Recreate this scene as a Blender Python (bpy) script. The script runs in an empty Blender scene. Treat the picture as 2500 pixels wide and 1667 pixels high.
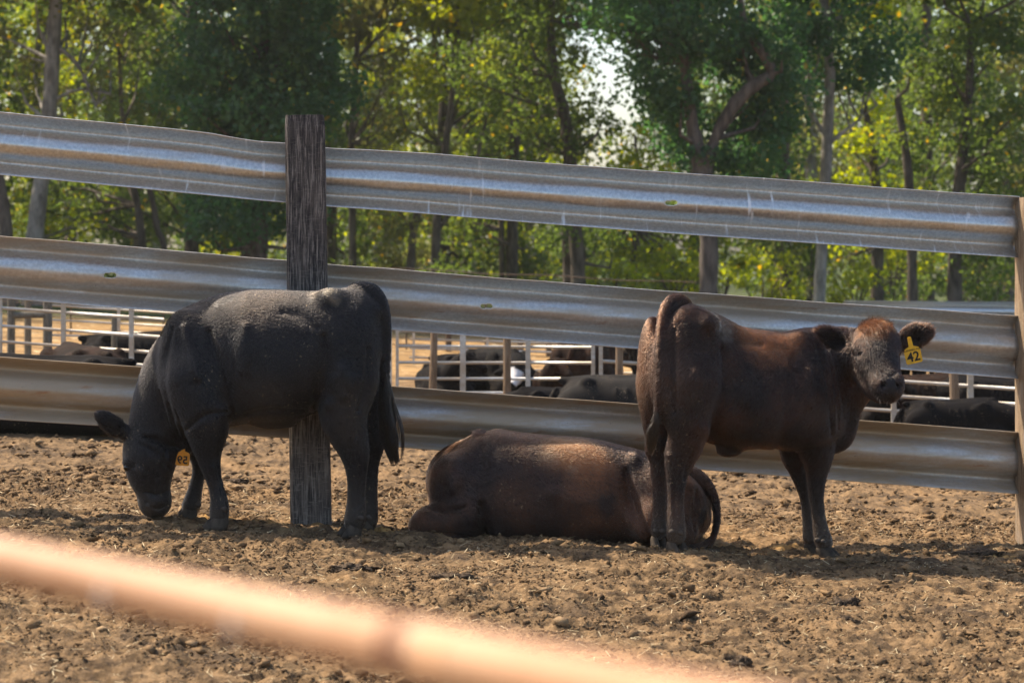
import bpy, bmesh, math, random
import numpy as np
from mathutils import Vector, Matrix

random.seed(7)
rng = np.random.default_rng(7)
scene = bpy.context.scene
COL = scene.collection

# ------------------------------------------------------------------ camera, sky, sun, exposure
F, CX, VH, CAMH = 6000.0, 1250.0, 604.0, 1.389      # focal length in photo pixels, principal column, horizon row, eye height
cam_data = bpy.data.cameras.new('camera')
cam_data.sensor_width = 36.0
cam_data.lens = F / 2500.0 * 36.0
cam_data.shift_y = -(833.5 - VH) / 2500.0
cam_data.clip_start, cam_data.clip_end = 0.05, 2000.0
cam_data.dof.use_dof = True
cam_data.dof.focus_distance = 12.1
cam_data.dof.aperture_fstop = 4.4
camera = bpy.data.objects.new('camera', cam_data)
camera.location = (0, 0, CAMH)
camera.rotation_euler = (math.pi / 2, 0, 0)
COL.objects.link(camera)
scene.camera = camera

SUN_AZ, SUN_EL = math.radians(-56.0), math.radians(51.0)   # azimuth from +Y towards +X
TO_SUN = Vector((math.sin(SUN_AZ) * math.cos(SUN_EL), math.cos(SUN_AZ) * math.cos(SUN_EL), math.sin(SUN_EL)))
world = bpy.data.worlds.new('World')
scene.world = world
world.use_nodes = True
wn = world.node_tree
sky = wn.nodes.new('ShaderNodeTexSky')
sky.sky_type = 'NISHITA'
sky.sun_disc = False
sky.sun_elevation = SUN_EL
sky.sun_rotation = SUN_AZ
sky.air_density, sky.dust_density, sky.ozone_density = 1.0, 2.5, 1.0
wn.links.new(sky.outputs[0], wn.nodes['Background'].inputs[0])
wn.nodes['Background'].inputs[1].default_value = 0.14
sun_data = bpy.data.lights.new('sun', 'SUN')
sun_data.energy = 4.7
sun_data.angle = math.radians(0.53)
sun_data.color = (1.0, 0.865, 0.69)
sun = bpy.data.objects.new('sun', sun_data)
sun.rotation_euler = TO_SUN.to_track_quat('Z', 'Y').to_euler()
sun.location = (-40, 40, 60)
COL.objects.link(sun)

scene.view_settings.view_transform = 'Standard'
scene.view_settings.look = 'None'
scene.view_settings.exposure = 0.98
scene.view_settings.gamma = 1.0
scene.view_settings.use_curve_mapping = False
scene.render.engine = 'CYCLES'
scene.cycles.use_denoising = True
scene.cycles.use_adaptive_sampling = True
scene.cycles.adaptive_threshold = 0.02
scene.cycles.max_bounces = 4
scene.cycles.transparent_max_bounces = 4
scene.cycles.sample_clamp_indirect = 6.0
try:
    scene.cycles_curves.shape = 'RIBBONS'
except Exception:
    pass

# ------------------------------------------------------------------ helpers
def unproj(u, v, y):
    """photo pixel at depth y (metres from the lens along the view axis) -> world point"""
    return np.array([(u - CX) * y / F, y, CAMH - (v - VH) * y / F])

_R = [np.random.default_rng(100 + i).random((256, 256)).astype(np.float32) for i in range(4)]
def vnoise(x, y, k=0):
    t = _R[k % 4]
    xi, yi = np.floor(x).astype(np.int64), np.floor(y).astype(np.int64)
    fx, fy = (x - xi).astype(np.float32), (y - yi).astype(np.float32)
    fx, fy = fx * fx * (3 - 2 * fx), fy * fy * (3 - 2 * fy)
    x0, x1, y0, y1 = (xi + 37 * k) & 255, (xi + 37 * k + 1) & 255, yi & 255, (yi + 1) & 255
    return (t[x0, y0] * (1 - fx) + t[x1, y0] * fx) * (1 - fy) + (t[x0, y1] * (1 - fx) + t[x1, y1] * fx) * fy - 0.5

BUMPS = [(1.50, 12.28, -0.022, 0.30), (0.70, 11.85, 0.012, 0.22)]
def ground_z(x, y):
    """smooth lie of the land: the yard falls gently to the right"""
    x, y = np.asarray(x, dtype=float), np.asarray(y, dtype=float)
    z = -0.049 * (14 * np.tanh(x / 14) + 1.025)
    for bx, by, a, s in BUMPS:
        z = z + a * np.exp(-((x - bx) ** 2 + (y - by) ** 2) / (2 * s * s))
    return z

def tag(o, label=None, cat=None, group=None, kind=None):
    if label: o['label'] = label
    if cat: o['category'] = cat
    if group: o['group'] = group
    if kind: o['kind'] = kind
    return o

def empty(name, loc, rz=0.0):
    o = bpy.data.objects.new(name, None)
    o.empty_display_size = 0.2
    o.location = loc
    o.rotation_euler = (0, 0, rz)
    COL.objects.link(o)
    return o

def mesh_obj(name, verts, faces, mat, parent=None, smooth=False, loc=None):
    me = bpy.data.meshes.new(name)
    verts = np.asarray(verts, dtype=np.float32)
    if isinstance(faces, np.ndarray):
        n, k = faces.shape
        me.vertices.add(len(verts)); me.vertices.foreach_set('co', verts.ravel())
        me.loops.add(n * k); me.loops.foreach_set('vertex_index', faces.astype(np.int32).ravel())
        me.polygons.add(n); me.polygons.foreach_set('loop_start', np.arange(0, n * k, k, dtype=np.int32))
        me.update(calc_edges=True)
    else:
        me.from_pydata(verts.tolist(), [], faces)
        me.update()
    if smooth:
        me.polygons.foreach_set('use_smooth', np.ones(len(me.polygons), dtype=bool))
    if mat is not None:
        me.materials.append(mat)
    o = bpy.data.objects.new(name, me)
    COL.objects.link(o)
    if parent is not None: o.parent = parent
    if loc is not None: o.location = loc
    return o

class MB:
    """collects boxes, tubes and sheets into one mesh"""
    def __init__(s): s.v, s.f = [], []
    def box(s, c, d, rot=None):
        c = np.array(c, float); h = np.array(d, float) / 2; b = len(s.v)
        for z in (-1, 1):
            for y in (-1, 1):
                for x in (-1, 1):
                    p = np.array([x, y, z]) * h
                    if rot is not None: p = np.array(rot @ Vector(p))
                    s.v.append(c + p)
        s.f += [[b + i for i in q] for q in ((0, 2, 3, 1), (4, 5, 7, 6), (0, 1, 5, 4), (2, 6, 7, 3), (0, 4, 6, 2), (1, 3, 7, 5))]
        return s
    def tube(s, pts, rad, n=8, cap=True):
        pts = [np.array(p, float) for p in pts]
        if np.isscalar(rad): rad = [rad] * len(pts)
        b = len(s.v); up = np.array([0.13, 0.21, 0.97])
        for i, p in enumerate(pts):
            t = pts[min(i + 1, len(pts) - 1)] - pts[max(i - 1, 0)]
            t /= np.linalg.norm(t) + 1e-9
            a = np.cross(t, up)
            if np.linalg.norm(a) < 0.05: a = np.cross(t, [1, 0, 0])
            a /= np.linalg.norm(a); c = np.cross(a, t)
            for k in range(n):
                w = 2 * math.pi * k / n
                s.v.append(p + rad[i] * (math.cos(w) * a + math.sin(w) * c))
        for i in range(len(pts) - 1):
            for k in range(n):
                s.f.append([b + i * n + k, b + i * n + (k + 1) % n, b + (i + 1) * n + (k + 1) % n, b + (i + 1) * n + k])
        if cap:
            s.f.append([b + k for k in range(n)]); s.f.append([b + (len(pts) - 1) * n + k for k in reversed(range(n))])
        return s
    def build(s, name, mat, parent=None, smooth=False, loc=None):
        return mesh_obj(name, s.v, s.f, mat, parent, smooth, loc)

# ------------------------------------------------------------------ materials
def new_mat(name):
    m = bpy.data.materials.new(name); m.use_nodes = True
    nt = m.node_tree; nt.nodes.clear()
    out = nt.nodes.new('ShaderNodeOutputMaterial')
    return m, nt, out

class NB:
    """tiny node builder"""
    def __init__(s, nt): s.nt = nt
    def n(s, typ, **kw):
        nd = s.nt.nodes.new(typ)
        for k, v in kw.items(): setattr(nd, k, v)
        return nd
    def put(s, sock, val):
        if hasattr(val, 'links') or isinstance(val, bpy.types.NodeSocket): s.nt.links.new(val, sock)
        else:
            if isinstance(val, (tuple, list)) and len(val) == 3 and sock.type == 'RGBA': val = (*val, 1)
            sock.default_value = val
    def coord(s, which='Object'): return s.n('ShaderNodeTexCoord').outputs[which]
    def mapping(s, vec, scale=(1, 1, 1), rot=(0, 0, 0), loc=(0, 0, 0)):
        m = s.n('ShaderNodeMapping'); s.put(m.inputs['Vector'], vec)
        m.inputs['Scale'].default_value = scale; m.inputs['Rotation'].default_value = rot; m.inputs['Location'].default_value = loc
        return m.outputs[0]
    def noise(s, vec, scale, detail=3, rough=0.55, dist=0.0, out='Fac'):
        t = s.n('ShaderNodeTexNoise'); s.put(t.inputs['Vector'], vec)
        t.inputs['Scale'].default_value = scale; t.inputs['Detail'].default_value = detail
        t.inputs['Roughness'].default_value = rough; t.inputs['Distortion'].default_value = dist
        return t.outputs[out]
    def voronoi(s, vec, scale, feature='F1', out='Distance'):
        t = s.n('ShaderNodeTexVoronoi', feature=feature); s.put(t.inputs['Vector'], vec); t.inputs['Scale'].default_value = scale
        return t.outputs[out]
    def ramp(s, fac, a, b, lo=0.0, hi=1.0):
        m = s.n('ShaderNodeMapRange', clamp=True); m.interpolation_type = 'SMOOTHSTEP'
        s.put(m.inputs['Value'], fac); m.inputs['From Min'].default_value = a; m.inputs['From Max'].default_value = b
        m.inputs['To Min'].default_value = lo; m.inputs['To Max'].default_value = hi
        return m.outputs[0]
    def math(s, op, a, b=0.0, c=None):
        m = s.n('ShaderNodeMath', operation=op); s.put(m.inputs[0], a); s.put(m.inputs[1], b)
        if c is not None: s.put(m.inputs[2], c)
        return m.outputs[0]
    def mix(s, fac, a, b):
        m = s.n('ShaderNodeMix', data_type='RGBA'); s.put(m.inputs[0], fac); s.put(m.inputs[6], a); s.put(m.inputs[7], b)
        return m.outputs[2]
    def xyz(s, vec):
        x = s.n('ShaderNodeSeparateXYZ'); s.put(x.inputs[0], vec); return x.outputs
    def near(s, vec, p, r0, r1):
        """1 inside r0 of point p, 0 beyond r1"""
        v = s.n('ShaderNodeVectorMath', operation='DISTANCE'); s.put(v.inputs[0], vec); v.inputs[1].default_value = p
        return s.ramp(v.outputs['Value'], r1, r0)
    def bump(s, h, strength=0.5, dist=0.01, normal=None):
        b = s.n('ShaderNodeBump'); s.put(b.inputs['Height'], h); b.inputs['Strength'].default_value = strength; b.inputs['Distance'].default_value = dist
        if normal is not None: s.put(b.inputs['Normal'], normal)
        return b.outputs[0]
    def principled(s, **kw):
        p = s.n('ShaderNodeBsdfPrincipled')
        for k, v in kw.items(): s.put(p.inputs[k.replace('_', ' ')], v)
        return p

def simple_mat(name, c1, c2, scale=8.0, rough=0.8, metallic=0.0, bump=0.3, bdist=0.004, stretch=(1, 1, 1), lo=0.35, hi=0.65, spec=0.3):
    m, nt, out = new_mat(name); b = NB(nt)
    co = b.mapping(b.coord(), scale=stretch)
    n1 = b.noise(co, scale, 5, 0.6)
    p = b.principled(Base_Color=b.mix(b.ramp(n1, lo, hi), c1, c2), Roughness=rough, Metallic=metallic, Specular_IOR_Level=spec,
                     Normal=b.bump(b.noise(co, scale * 3, 4, 0.6), bump, bdist))
    nt.links.new(p.outputs[0], out.inputs[0])
    return m

def mat_ground():
    m, nt, out = new_mat('dry_manure_dirt'); b = NB(nt)
    co = b.coord('Object'); X = b.xyz(co)
    big = b.noise(co, 0.9, 4, 0.6); mid = b.noise(co, 9, 4, 0.65); fine = b.noise(co, 70, 3, 0.7)
    c = b.mix(b.ramp(mid, 0.30, 0.70), (0.050, 0.031, 0.016), (0.25, 0.158, 0.078))
    c = b.mix(b.math('MULTIPLY', b.ramp(fine, 0.55, 0.75), 0.6), c, (0.35, 0.235, 0.125))
    c = b.mix(b.math('MULTIPLY', b.ramp(fine, 0.45, 0.28), 0.7), c, (0.045, 0.028, 0.015))
    c = b.mix(b.math('MULTIPLY', b.ramp(big, 0.56, 0.72), 0.45), c, (0.36, 0.215, 0.095))
    c = b.mix(b.math('MULTIPLY', b.ramp(b.noise(b.mapping(co, loc=(7, 3, 0)), 1.7, 5, 0.7), 0.54, 0.68), 0.7), c, (0.058, 0.040, 0.026))
    # strips of trampled golden feed beside the hooves
    for px, py, r in ((-1.45, 12.33, 0.30), (-1.05, 12.28, 0.24), (1.25, 12.42, 0.26), (-0.62, 12.2, 0.2), (2.45, 12.3, 0.12)):
        d = b.near(b.mapping(co, scale=(1, 2.6, 0), loc=(0, 0, 0)), (px, py * 2.6, 0), r * 0.3, r)
        c = b.mix(b.math('MULTIPLY', d, b.ramp(mid, 0.3, 0.6)), c, (0.52, 0.30, 0.10))
    # dry straw-covered field beyond the pens
    fld = b.math('MULTIPLY', b.ramp(X[1], 23.5, 27.5), b.ramp(X[0], 6.5, 4.0))
    fc = b.mix(b.ramp(b.noise(b.mapping(co, scale=(.5, 1.6, 1)), 2.6, 5, 0.75), 0.38, 0.6), (0.11, 0.062, 0.026), (0.40, 0.245, 0.10))
    fc = b.mix(b.ramp(b.noise(co, 6, 2, 0.5), 0.62, 0.70), fc, (0.66, 0.50, 0.30))
    c = b.mix(fld, c, fc)
    wood = b.ramp(X[1], 36, 42)
    c = b.mix(wood, c, b.mix(b.ramp(mid, 0.4, 0.6), (0.04, 0.05, 0.02), (0.08, 0.10, 0.032)))
    h = b.math('ADD', b.noise(co, 45, 5, 0.7), b.math('MULTIPLY', b.noise(co, 130, 3, 0.6), 0.5))
    p = b.principled(Base_Color=c, Roughness=0.95, Specular_IOR_Level=0.15, Normal=b.bump(h, 0.8, 0.012))
    nt.links.new(p.outputs[0], out.inputs[0])
    return m

def mat_clod():
    m, nt, out = new_mat('crumbled_dirt'); b = NB(nt)
    r = b.n('ShaderNodeNewGeometry').outputs['Random Per Island']
    co = b.coord('Object')
    c = b.mix(b.ramp(r, 0.0, 0.55), (0.050, 0.031, 0.017), (0.21, 0.132, 0.066))
    c = b.mix(b.ramp(r, 0.80, 1.0), c, (0.34, 0.23, 0.125))
    c = b.mix(b.math('MULTIPLY', b.ramp(b.noise(co, 60, 3, 0.6), 0.4, 0.65), 0.4), c, (0.10, 0.06, 0.03))
    p = b.principled(Base_Color=c, Roughness=0.95, Specular_IOR_Level=0.12, Normal=b.bump(b.noise(co, 120, 3, 0.6), 0.7, 0.006))
    nt.links.new(p.outputs[0], out.inputs[0])
    return m

def mat_rail(name, dirt, rust, drops):
    """galvanised steel with dust, rust bloom and bird droppings"""
    m, nt, out = new_mat(name); b = NB(nt)
    co = b.coord('Object'); st = b.mapping(co, scale=(0.25, 1, 1.6))
    spang = b.noise(co, 60, 4, 0.6)
    c = b.mix(b.ramp(spang, 0.3, 0.7), (0.50, 0.50, 0.475), (0.68, 0.68, 0.645))
    d = b.math('MULTIPLY', b.ramp(b.noise(st, 5, 5, 0.65), 0.62 - dirt * 0.35, 0.78 - dirt * 0.2), 0.25 + 0.65 * dirt)
    c = b.mix(d, c, (0.40, 0.30, 0.19))
    ru = b.math('MULTIPLY', b.ramp(b.noise(b.mapping(co, scale=(0.35, 1, 2.4), loc=(3, 0, 1)), 9, 5, 0.7), 0.60, 0.74), rust)
    c = b.mix(ru, c, (0.30, 0.135, 0.05))
    metal = b.math('MULTIPLY', b.math('SUBTRACT', 1.0, b.math('MULTIPLY', d, 0.75)), b.math('SUBTRACT', 0.88, b.math('MULTIPLY', ru, 0.6)))
    if drops:
        dv = b.mapping(co, scale=(1, 0.0, 0.14))
        sp = b.noise(dv, 34, 2, 0.5); sp2 = b.noise(b.mapping(co, scale=(0.4, 0, 0.5), loc=(2, 0, 0)), 5, 2, 0.5)
        w = b.math('MULTIPLY', b.ramp(sp, 0.60, 0.70), b.ramp(sp2, 0.40, 0.56))
        c = b.mix(b.math('MULTIPLY', w, 0.8), c, (0.80, 0.81, 0.80))
        metal = b.math('MULTIPLY', metal, b.math('SUBTRACT', 1.0, b.math('MULTIPLY', w, 0.9)))
    speck = b.ramp(b.noise(co, 120, 2, 0.5), 0.70, 0.76)
    c = b.mix(b.math('MULTIPLY', speck, 0.7), c, (0.09, 0.07, 0.05))
    ro = b.ramp(b.noise(co, 30, 3, 0.6), 0.3, 0.7, 0.33 + dirt * 0.09, 0.46 + dirt * 0.12)
    p = b.principled(Base_Color=c, Roughness=ro, Metallic=metal, Normal=b.bump(b.noise(co, 14, 4, 0.6), 0.12, 0.01))
    nt.links.new(p.outputs[0], out.inputs[0])
    return m

def mat_wood(name, dark, light, grey, tone=0.5, char=None):
    m, nt, out = new_mat(name); b = NB(nt)
    co = b.coord('Object')
    w = b.noise(b.mapping(co, scale=(1, 1, 0.05)), 120, 5, 0.7, 0.5)
    grain = b.math('ADD', b.math('MULTIPLY', w, 0.75), b.math('MULTIPLY', b.noise(b.mapping(co, scale=(1, 1, 0.13), rot=(0, 0.03, 0)), 38, 4, 0.6, 1.2), 0.25))
    c = b.mix(b.ramp(grain, 0.40, 0.66), dark, light)
    blot = b.ramp(b.noise(b.mapping(co, scale=(1, 1, 0.5)), 9, 4, 0.65), 0.60 - tone * 0.3, 0.75 - tone * 0.3)
    c = b.mix(b.math('MULTIPLY', blot, 0.75), c, grey)
    saw = b.noise(b.mapping(co, scale=(0.2, 0.2, 1), rot=(0, 0.25, 0)), 160, 2, 0.5)
    c = b.mix(b.math('MULTIPLY', b.ramp(saw, 0.56, 0.70), 0.45), c, light)
    if char:      # scorched stretch of the face
        zc = b.math('ADD', b.xyz(co)[2], b.math('MULTIPLY', b.noise(b.mapping(co, scale=(1, 1, .5)), 6, 4, .6), .9))
        c = b.mix(b.math('MULTIPLY', b.ramp(zc, char, char + .35), b.ramp(grain, 0.62, 0.46, .05, .55)), c, (.016, .015, .017))
    crack = b.ramp(b.noise(b.mapping(co, scale=(1, 1, 0.03), loc=(0.3, 0, 0)), 34, 2, 0.4), 0.27, 0.23)
    c = b.mix(crack, c, (0.01, 0.008, 0.006))
    h = b.math('SUBTRACT', grain, b.math('MULTIPLY', crack, 1.5))
    p = b.principled(Base_Color=c, Roughness=0.88, Specular_IOR_Level=0.2, Normal=b.bump(h, 1.0, 0.008))
    nt.links.new(p.outputs[0], out.inputs[0])
    return m

def mat_leaf(name, c1, c2, c3, yellow=0.1, trans=0.45):
    m, nt, out = new_mat(name); b = NB(nt)
    r = b.n('ShaderNodeNewGeometry').outputs['Random Per Island']
    oi = b.n('ShaderNodeObjectInfo').outputs['Random']
    cl = b.noise(b.coord('Object'), 0.8, 3, 0.6)
    c = b.mix(r, c1, c2)
    c = b.mix(b.ramp(cl, 0.52, 0.72, 0, 0.75), c, c3)
    rr = b.math('FRACT', b.math('ADD', b.math('MULTIPLY', r, 17.31), oi))
    c = b.mix(b.ramp(rr, 1 - yellow, 1 - yellow * 0.6), c, (0.30, 0.21, 0.03))
    hs = b.n('ShaderNodeHueSaturation'); b.put(hs.inputs['Color'], c); hs.inputs['Hue'].default_value = 0.485; hs.inputs['Saturation'].default_value = 1.25; hs.inputs["Value"].default_value = 3.6
    p = b.principled(Base_Color=c, Roughness=0.55, Specular_IOR_Level=0.35)
    t = b.n('ShaderNodeBsdfTranslucent'); b.put(t.inputs[0], hs.outputs[0])
    mx = b.n('ShaderNodeMixShader'); mx.inputs[0].default_value = trans
    nt.links.new(p.outputs[0], mx.inputs[1]); nt.links.new(t.outputs[0], mx.inputs[2]); nt.links.new(mx.outputs[0], out.inputs[0])
    return m

def mat_coat(name, base, warm, warm_amt, spots=(), mud_z=0.42, mud=(0.085, 0.066, 0.048), sheen=0.10, hair=False, speck=1.0, spec=0.22, rough=0.5):
    """short cattle coat; spots = [(point, r0, r1, colour, amount)] are stains, sun-bleached areas and painted-in ear shade of this animal"""
    m, nt, out = new_mat(name); b = NB(nt)
    co = b.coord('Object'); X = b.xyz(co)
    n1 = b.noise(co, 3.2, 5, 0.65); n2 = b.noise(co, 11, 4, 0.65); n3 = b.noise(b.mapping(co, scale=(0.7, 1, 0.5)), 90, 3, 0.6)
    c = b.mix(b.math('MULTIPLY', b.ramp(n1, 0.38, 0.66), warm_amt), base, warm)
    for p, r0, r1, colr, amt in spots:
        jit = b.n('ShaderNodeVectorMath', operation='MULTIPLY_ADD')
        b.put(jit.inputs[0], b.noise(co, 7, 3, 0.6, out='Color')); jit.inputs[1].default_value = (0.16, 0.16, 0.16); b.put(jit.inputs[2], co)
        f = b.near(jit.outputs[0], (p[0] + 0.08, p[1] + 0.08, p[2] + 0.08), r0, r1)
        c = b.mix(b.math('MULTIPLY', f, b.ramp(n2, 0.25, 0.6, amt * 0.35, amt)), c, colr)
    mz = b.math('ADD', X[2], b.math('MULTIPLY', b.math('SUBTRACT', n2, 0.5), 0.5))
    c = b.mix(b.math('MULTIPLY', b.ramp(mz, mud_z, mud_z - 0.38), b.ramp(n2, 0.3, 0.62, 0.25, 0.95)), c, mud)
    stk = b.noise(b.mapping(co, scale=(1.0, 1.0, 0.22), rot=(0, 0.45, 0)), 130, 3, 0.6)
    c = b.mix(b.ramp(stk, 0.50, 0.72, 0, 0.22), c, b.mix(0.5, warm, (0.04, 0.034, 0.03)))
    c = b.mix(b.ramp(stk, 0.48, 0.30, 0, 0.25), c, (0.002, 0.002, 0.002))
    sp = b.math('MULTIPLY', b.ramp(b.noise(co, 75, 2, 0.5), 0.66, 0.70), b.ramp(b.noise(co, 5, 2, 0.5), 0.47, 0.62))
    c = b.mix(b.math('MULTIPLY', sp, 0.6 * speck), c, (0.34, 0.26, 0.16))
    if hair:
        hr = b.n('ShaderNodeHairInfo').outputs['Random']
        c = b.mix(b.math('MULTIPLY', hr, 0.3), c, warm)
        hb = b.n('ShaderNodeBsdfHairPrincipled'); hb.parametrization = 'COLOR'
        b.put(hb.inputs['Color'], b.mix(0.5, c, (0.0, 0.0, 0.0))); hb.inputs['IOR'].default_value = 1.42; hb.inputs['Roughness'].default_value = 0.26; hb.inputs['Radial Roughness'].default_value = 0.5
        nt.links.new(hb.outputs[0], out.inputs[0])
        return m
    kw = dict(Base_Color=c, Roughness=rough if not hair else rough - 0.08, Specular_IOR_Level=spec, Sheen_Weight=sheen, Sheen_Roughness=0.45, Sheen_Tint=(0.75, 0.68, 0.6))
    if not hair: kw['Normal'] = b.bump(n3, 0.3, 0.004)
    p = b.principled(**kw)
    nt.links.new(p.outputs[0], out.inputs[0])
    return m

def plain(name, c, rough=0.5, spec=0.5, metallic=0.0):
    m, nt, out = new_mat(name); b = NB(nt)
    co = b.coord()
    cc = b.mix(b.ramp(b.noise(co, 25, 3, 0.6), 0.3, 0.75), c, tuple(x * 0.72 for x in c))
    p = b.principled(Base_Color=cc, Roughness=rough, Specular_IOR_Level=spec, Metallic=metallic)
    nt.links.new(p.outputs[0], out.inputs[0])
    return m
# ------------------------------------------------------------------ organic surfaces: a distance field polygonised into one skin
def smooth1d(xs, ys, q):
    """C1 interpolation through control points"""
    xs, ys = np.asarray(xs, float), np.asarray(ys, float)
    m = np.gradient(ys, xs)
    i = np.clip(np.searchsorted(xs, q) - 1, 0, len(xs) - 2)
    h = xs[i + 1] - xs[i]; t = np.clip((q - xs[i]) / h, 0, 1)
    return ((2 * t ** 3 - 3 * t ** 2 + 1) * ys[i] + (t ** 3 - 2 * t ** 2 + t) * h * m[i]
            + (-2 * t ** 3 + 3 * t ** 2) * ys[i + 1] + (t ** 3 - t ** 2) * h * m[i + 1])

class Field:
    def __init__(s, lo, hi, h):
        s.h = h; s.lo = np.array(lo, float)
        s.ax = [np.arange(lo[i], hi[i] + h, h).astype(np.float32) for i in range(3)]
        s.D = np.full([len(a) for a in s.ax], 10.0, np.float32)
    def _apply(s, lo, hi, k, fn, cut=False):
        sl = []
        for i in range(3):
            a = max(int((lo[i] - k - 3 * s.h - s.lo[i]) / s.h), 0); b = min(int((hi[i] + k + 3 * s.h - s.lo[i]) / s.h) + 2, len(s.ax[i]))
            if b <= a: return
            sl.append(slice(a, b))
        X, Y, Z = s.ax[0][sl[0]][:, None, None], s.ax[1][sl[1]][None, :, None], s.ax[2][sl[2]][None, None, :]
        d = fn(X, Y, Z).astype(np.float32); a = s.D[tuple(sl)]
        if cut: a, d = -a, d
        hh = np.maximum(k - np.abs(a - d), 0) / k
        r = np.minimum(a, d) - hh * hh * k * 0.25
        s.D[tuple(sl)] = -r if cut else r
    def cone(s, a, b, ra, rb, k=0.03, fy=1.0, cut=False):
        a, b = np.array(a, float), np.array(b, float); ab = b - a; L2 = max(ab @ ab, 1e-9); R = max(ra, rb)
        def fn(X, Y, Z):
            px, py, pz = X - a[0], Y - a[1], Z - a[2]
            t = np.clip((px * ab[0] + py * ab[1] + pz * ab[2]) / L2, 0, 1)
            dx, dy, dz = px - t * ab[0], (py - t * ab[1]) / fy, pz - t * ab[2]
            return (np.sqrt(dx * dx + dy * dy + dz * dz) - (ra + (rb - ra) * t)) * min(1.0, fy)
        s._apply(np.minimum(a, b) - R * max(1, fy), np.maximum(a, b) + R * max(1, fy), k, fn, cut)
    def chain(s, pts, k=0.03, fy=1.0, sub=3, k2=None):
        """pts = [(point, radius)] joined by a smooth tapering limb"""
        P = np.array([p for p, r in pts]); R = np.array([r for p, r in pts]); T = np.arange(len(pts), dtype=float)
        q = np.linspace(0, len(pts) - 1, (len(pts) - 1) * sub + 1)
        Q = np.stack([smooth1d(T, P[:, i], q) for i in range(3)], 1); RR = smooth1d(T, R, q)
        for i in range(len(q) - 1):
            s.cone(Q[i], Q[i + 1], RR[i], RR[i + 1], k if i == 0 or k2 is None else k2, fy)
    def ell(s, c, r, k=0.03, rot=None, cut=False):
        c, r = np.array(c, float), np.array(r, float); M = np.eye(3) if rot is None else np.array(rot.transposed())
        R = r.max()
        def fn(X, Y, Z):
            x, y, z = X - c[0], Y - c[1], Z - c[2]
            a = (M[0, 0] * x + M[0, 1] * y + M[0, 2] * z) / r[0]
            b = (M[1, 0] * x + M[1, 1] * y + M[1, 2] * z) / r[1]
            e = (M[2, 0] * x + M[2, 1] * y + M[2, 2] * z) / r[2]
            f = np.sqrt(a * a + b * b + e * e) + 1e-6
            g = np.sqrt((a / r[0]) ** 2 + (b / r[1]) ** 2 + (e / r[2]) ** 2) + 1e-6
            return f * (f - 1) / g
        s._apply(c - R, c + R, k, fn, cut)
    def loft(s, o, ang, A, top, bot, hw, n=2.3, egg=0.12, k=0.05):
        """trunk: sections along a horizontal axis from o at angle ang; A along-axis stations, heights top/bot, half widths"""
        A, top, bot, hw = (np.asarray(t, float) for t in (A, top, bot, hw)); c, sn = math.cos(ang), math.sin(ang)
        lo = np.array([min(o[0] + A[0] * c, o[0] + A[-1] * c) - 0.35, min(o[1] + A[0] * sn, o[1] + A[-1] * sn) - 0.35, bot.min()])
        hi = np.array([max(o[0] + A[0] * c, o[0] + A[-1] * c) + 0.35, max(o[1] + A[0] * sn, o[1] + A[-1] * sn) + 0.35, top.max()])
        fine = np.linspace(A[0], A[-1], 400)
        ker = np.exp(-np.linspace(-2, 2, 21) ** 2); ker /= ker.sum()
        def sm(y):
            v = np.interp(fine, A, y); return np.convolve(np.pad(v, 10, 'edge'), ker, 'valid')
        T, B, W = sm(top), sm(bot), sm(hw)
        def fn(X, Y, Z):
            a = (X - o[0]) * c + (Y - o[1]) * sn; b = -(X - o[0]) * sn + (Y - o[1]) * c
            aq = np.clip(a, A[0], A[-1])
            t_, b_, w_ = (np.interp(aq, fine, q) for q in (T, B, W))
            hh = (t_ - b_) / 2; zc = (t_ + b_) / 2; tz = (Z - zc) / hh
            ww = w_ * (1 - egg * np.clip(tz, -1, 1))
            f = (np.abs(b / ww) ** n + np.abs(tz) ** n) ** (1 / n)
            d = (f - 1) * np.minimum(hh, ww)
            over = np.abs(a - aq)
            return np.where(over > 0, np.sqrt(np.maximum(d, 0) ** 2 + over ** 2) + np.minimum(d, 0) * 0, d)
        s._apply(lo, hi, k, fn)
    def skin(s, relax=2):
        D = s.D; ins = D < 0; nx, ny, nz = D.shape
        cnt = np.zeros((nx - 1, ny - 1, nz - 1), np.int8)
        off = [(i, j, l) for i in (0, 1) for j in (0, 1) for l in (0, 1)]
        for i, j, l in off: cnt += ins[i:nx - 1 + i, j:ny - 1 + j, l:nz - 1 + l]
        act = np.argwhere((cnt > 0) & (cnt < 8))
        idx = np.full(cnt.shape, -1, np.int64); idx[tuple(act.T)] = np.arange(len(act))
        acc = np.zeros((len(act), 3)); num = np.zeros(len(act))
        for a, o1 in enumerate(off):
            for o2 in off[a + 1:]:
                if sum(abs(p - q) for p, q in zip(o1, o2)) != 1: continue
                d1 = D[act[:, 0] + o1[0], act[:, 1] + o1[1], act[:, 2] + o1[2]]; d2 = D[act[:, 0] + o2[0], act[:, 1] + o2[1], act[:, 2] + o2[2]]
                mk = (d1 < 0) != (d2 < 0)
                t = np.where(mk, d1 / np.where(mk, d1 - d2, 1), 0)[:, None]
                acc += np.where(mk[:, None], np.array(o1) + t * (np.array(o2) - np.array(o1)), 0); num += mk
        V = s.lo + s.h * (act + acc / num[:, None])
        Q = []
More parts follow.
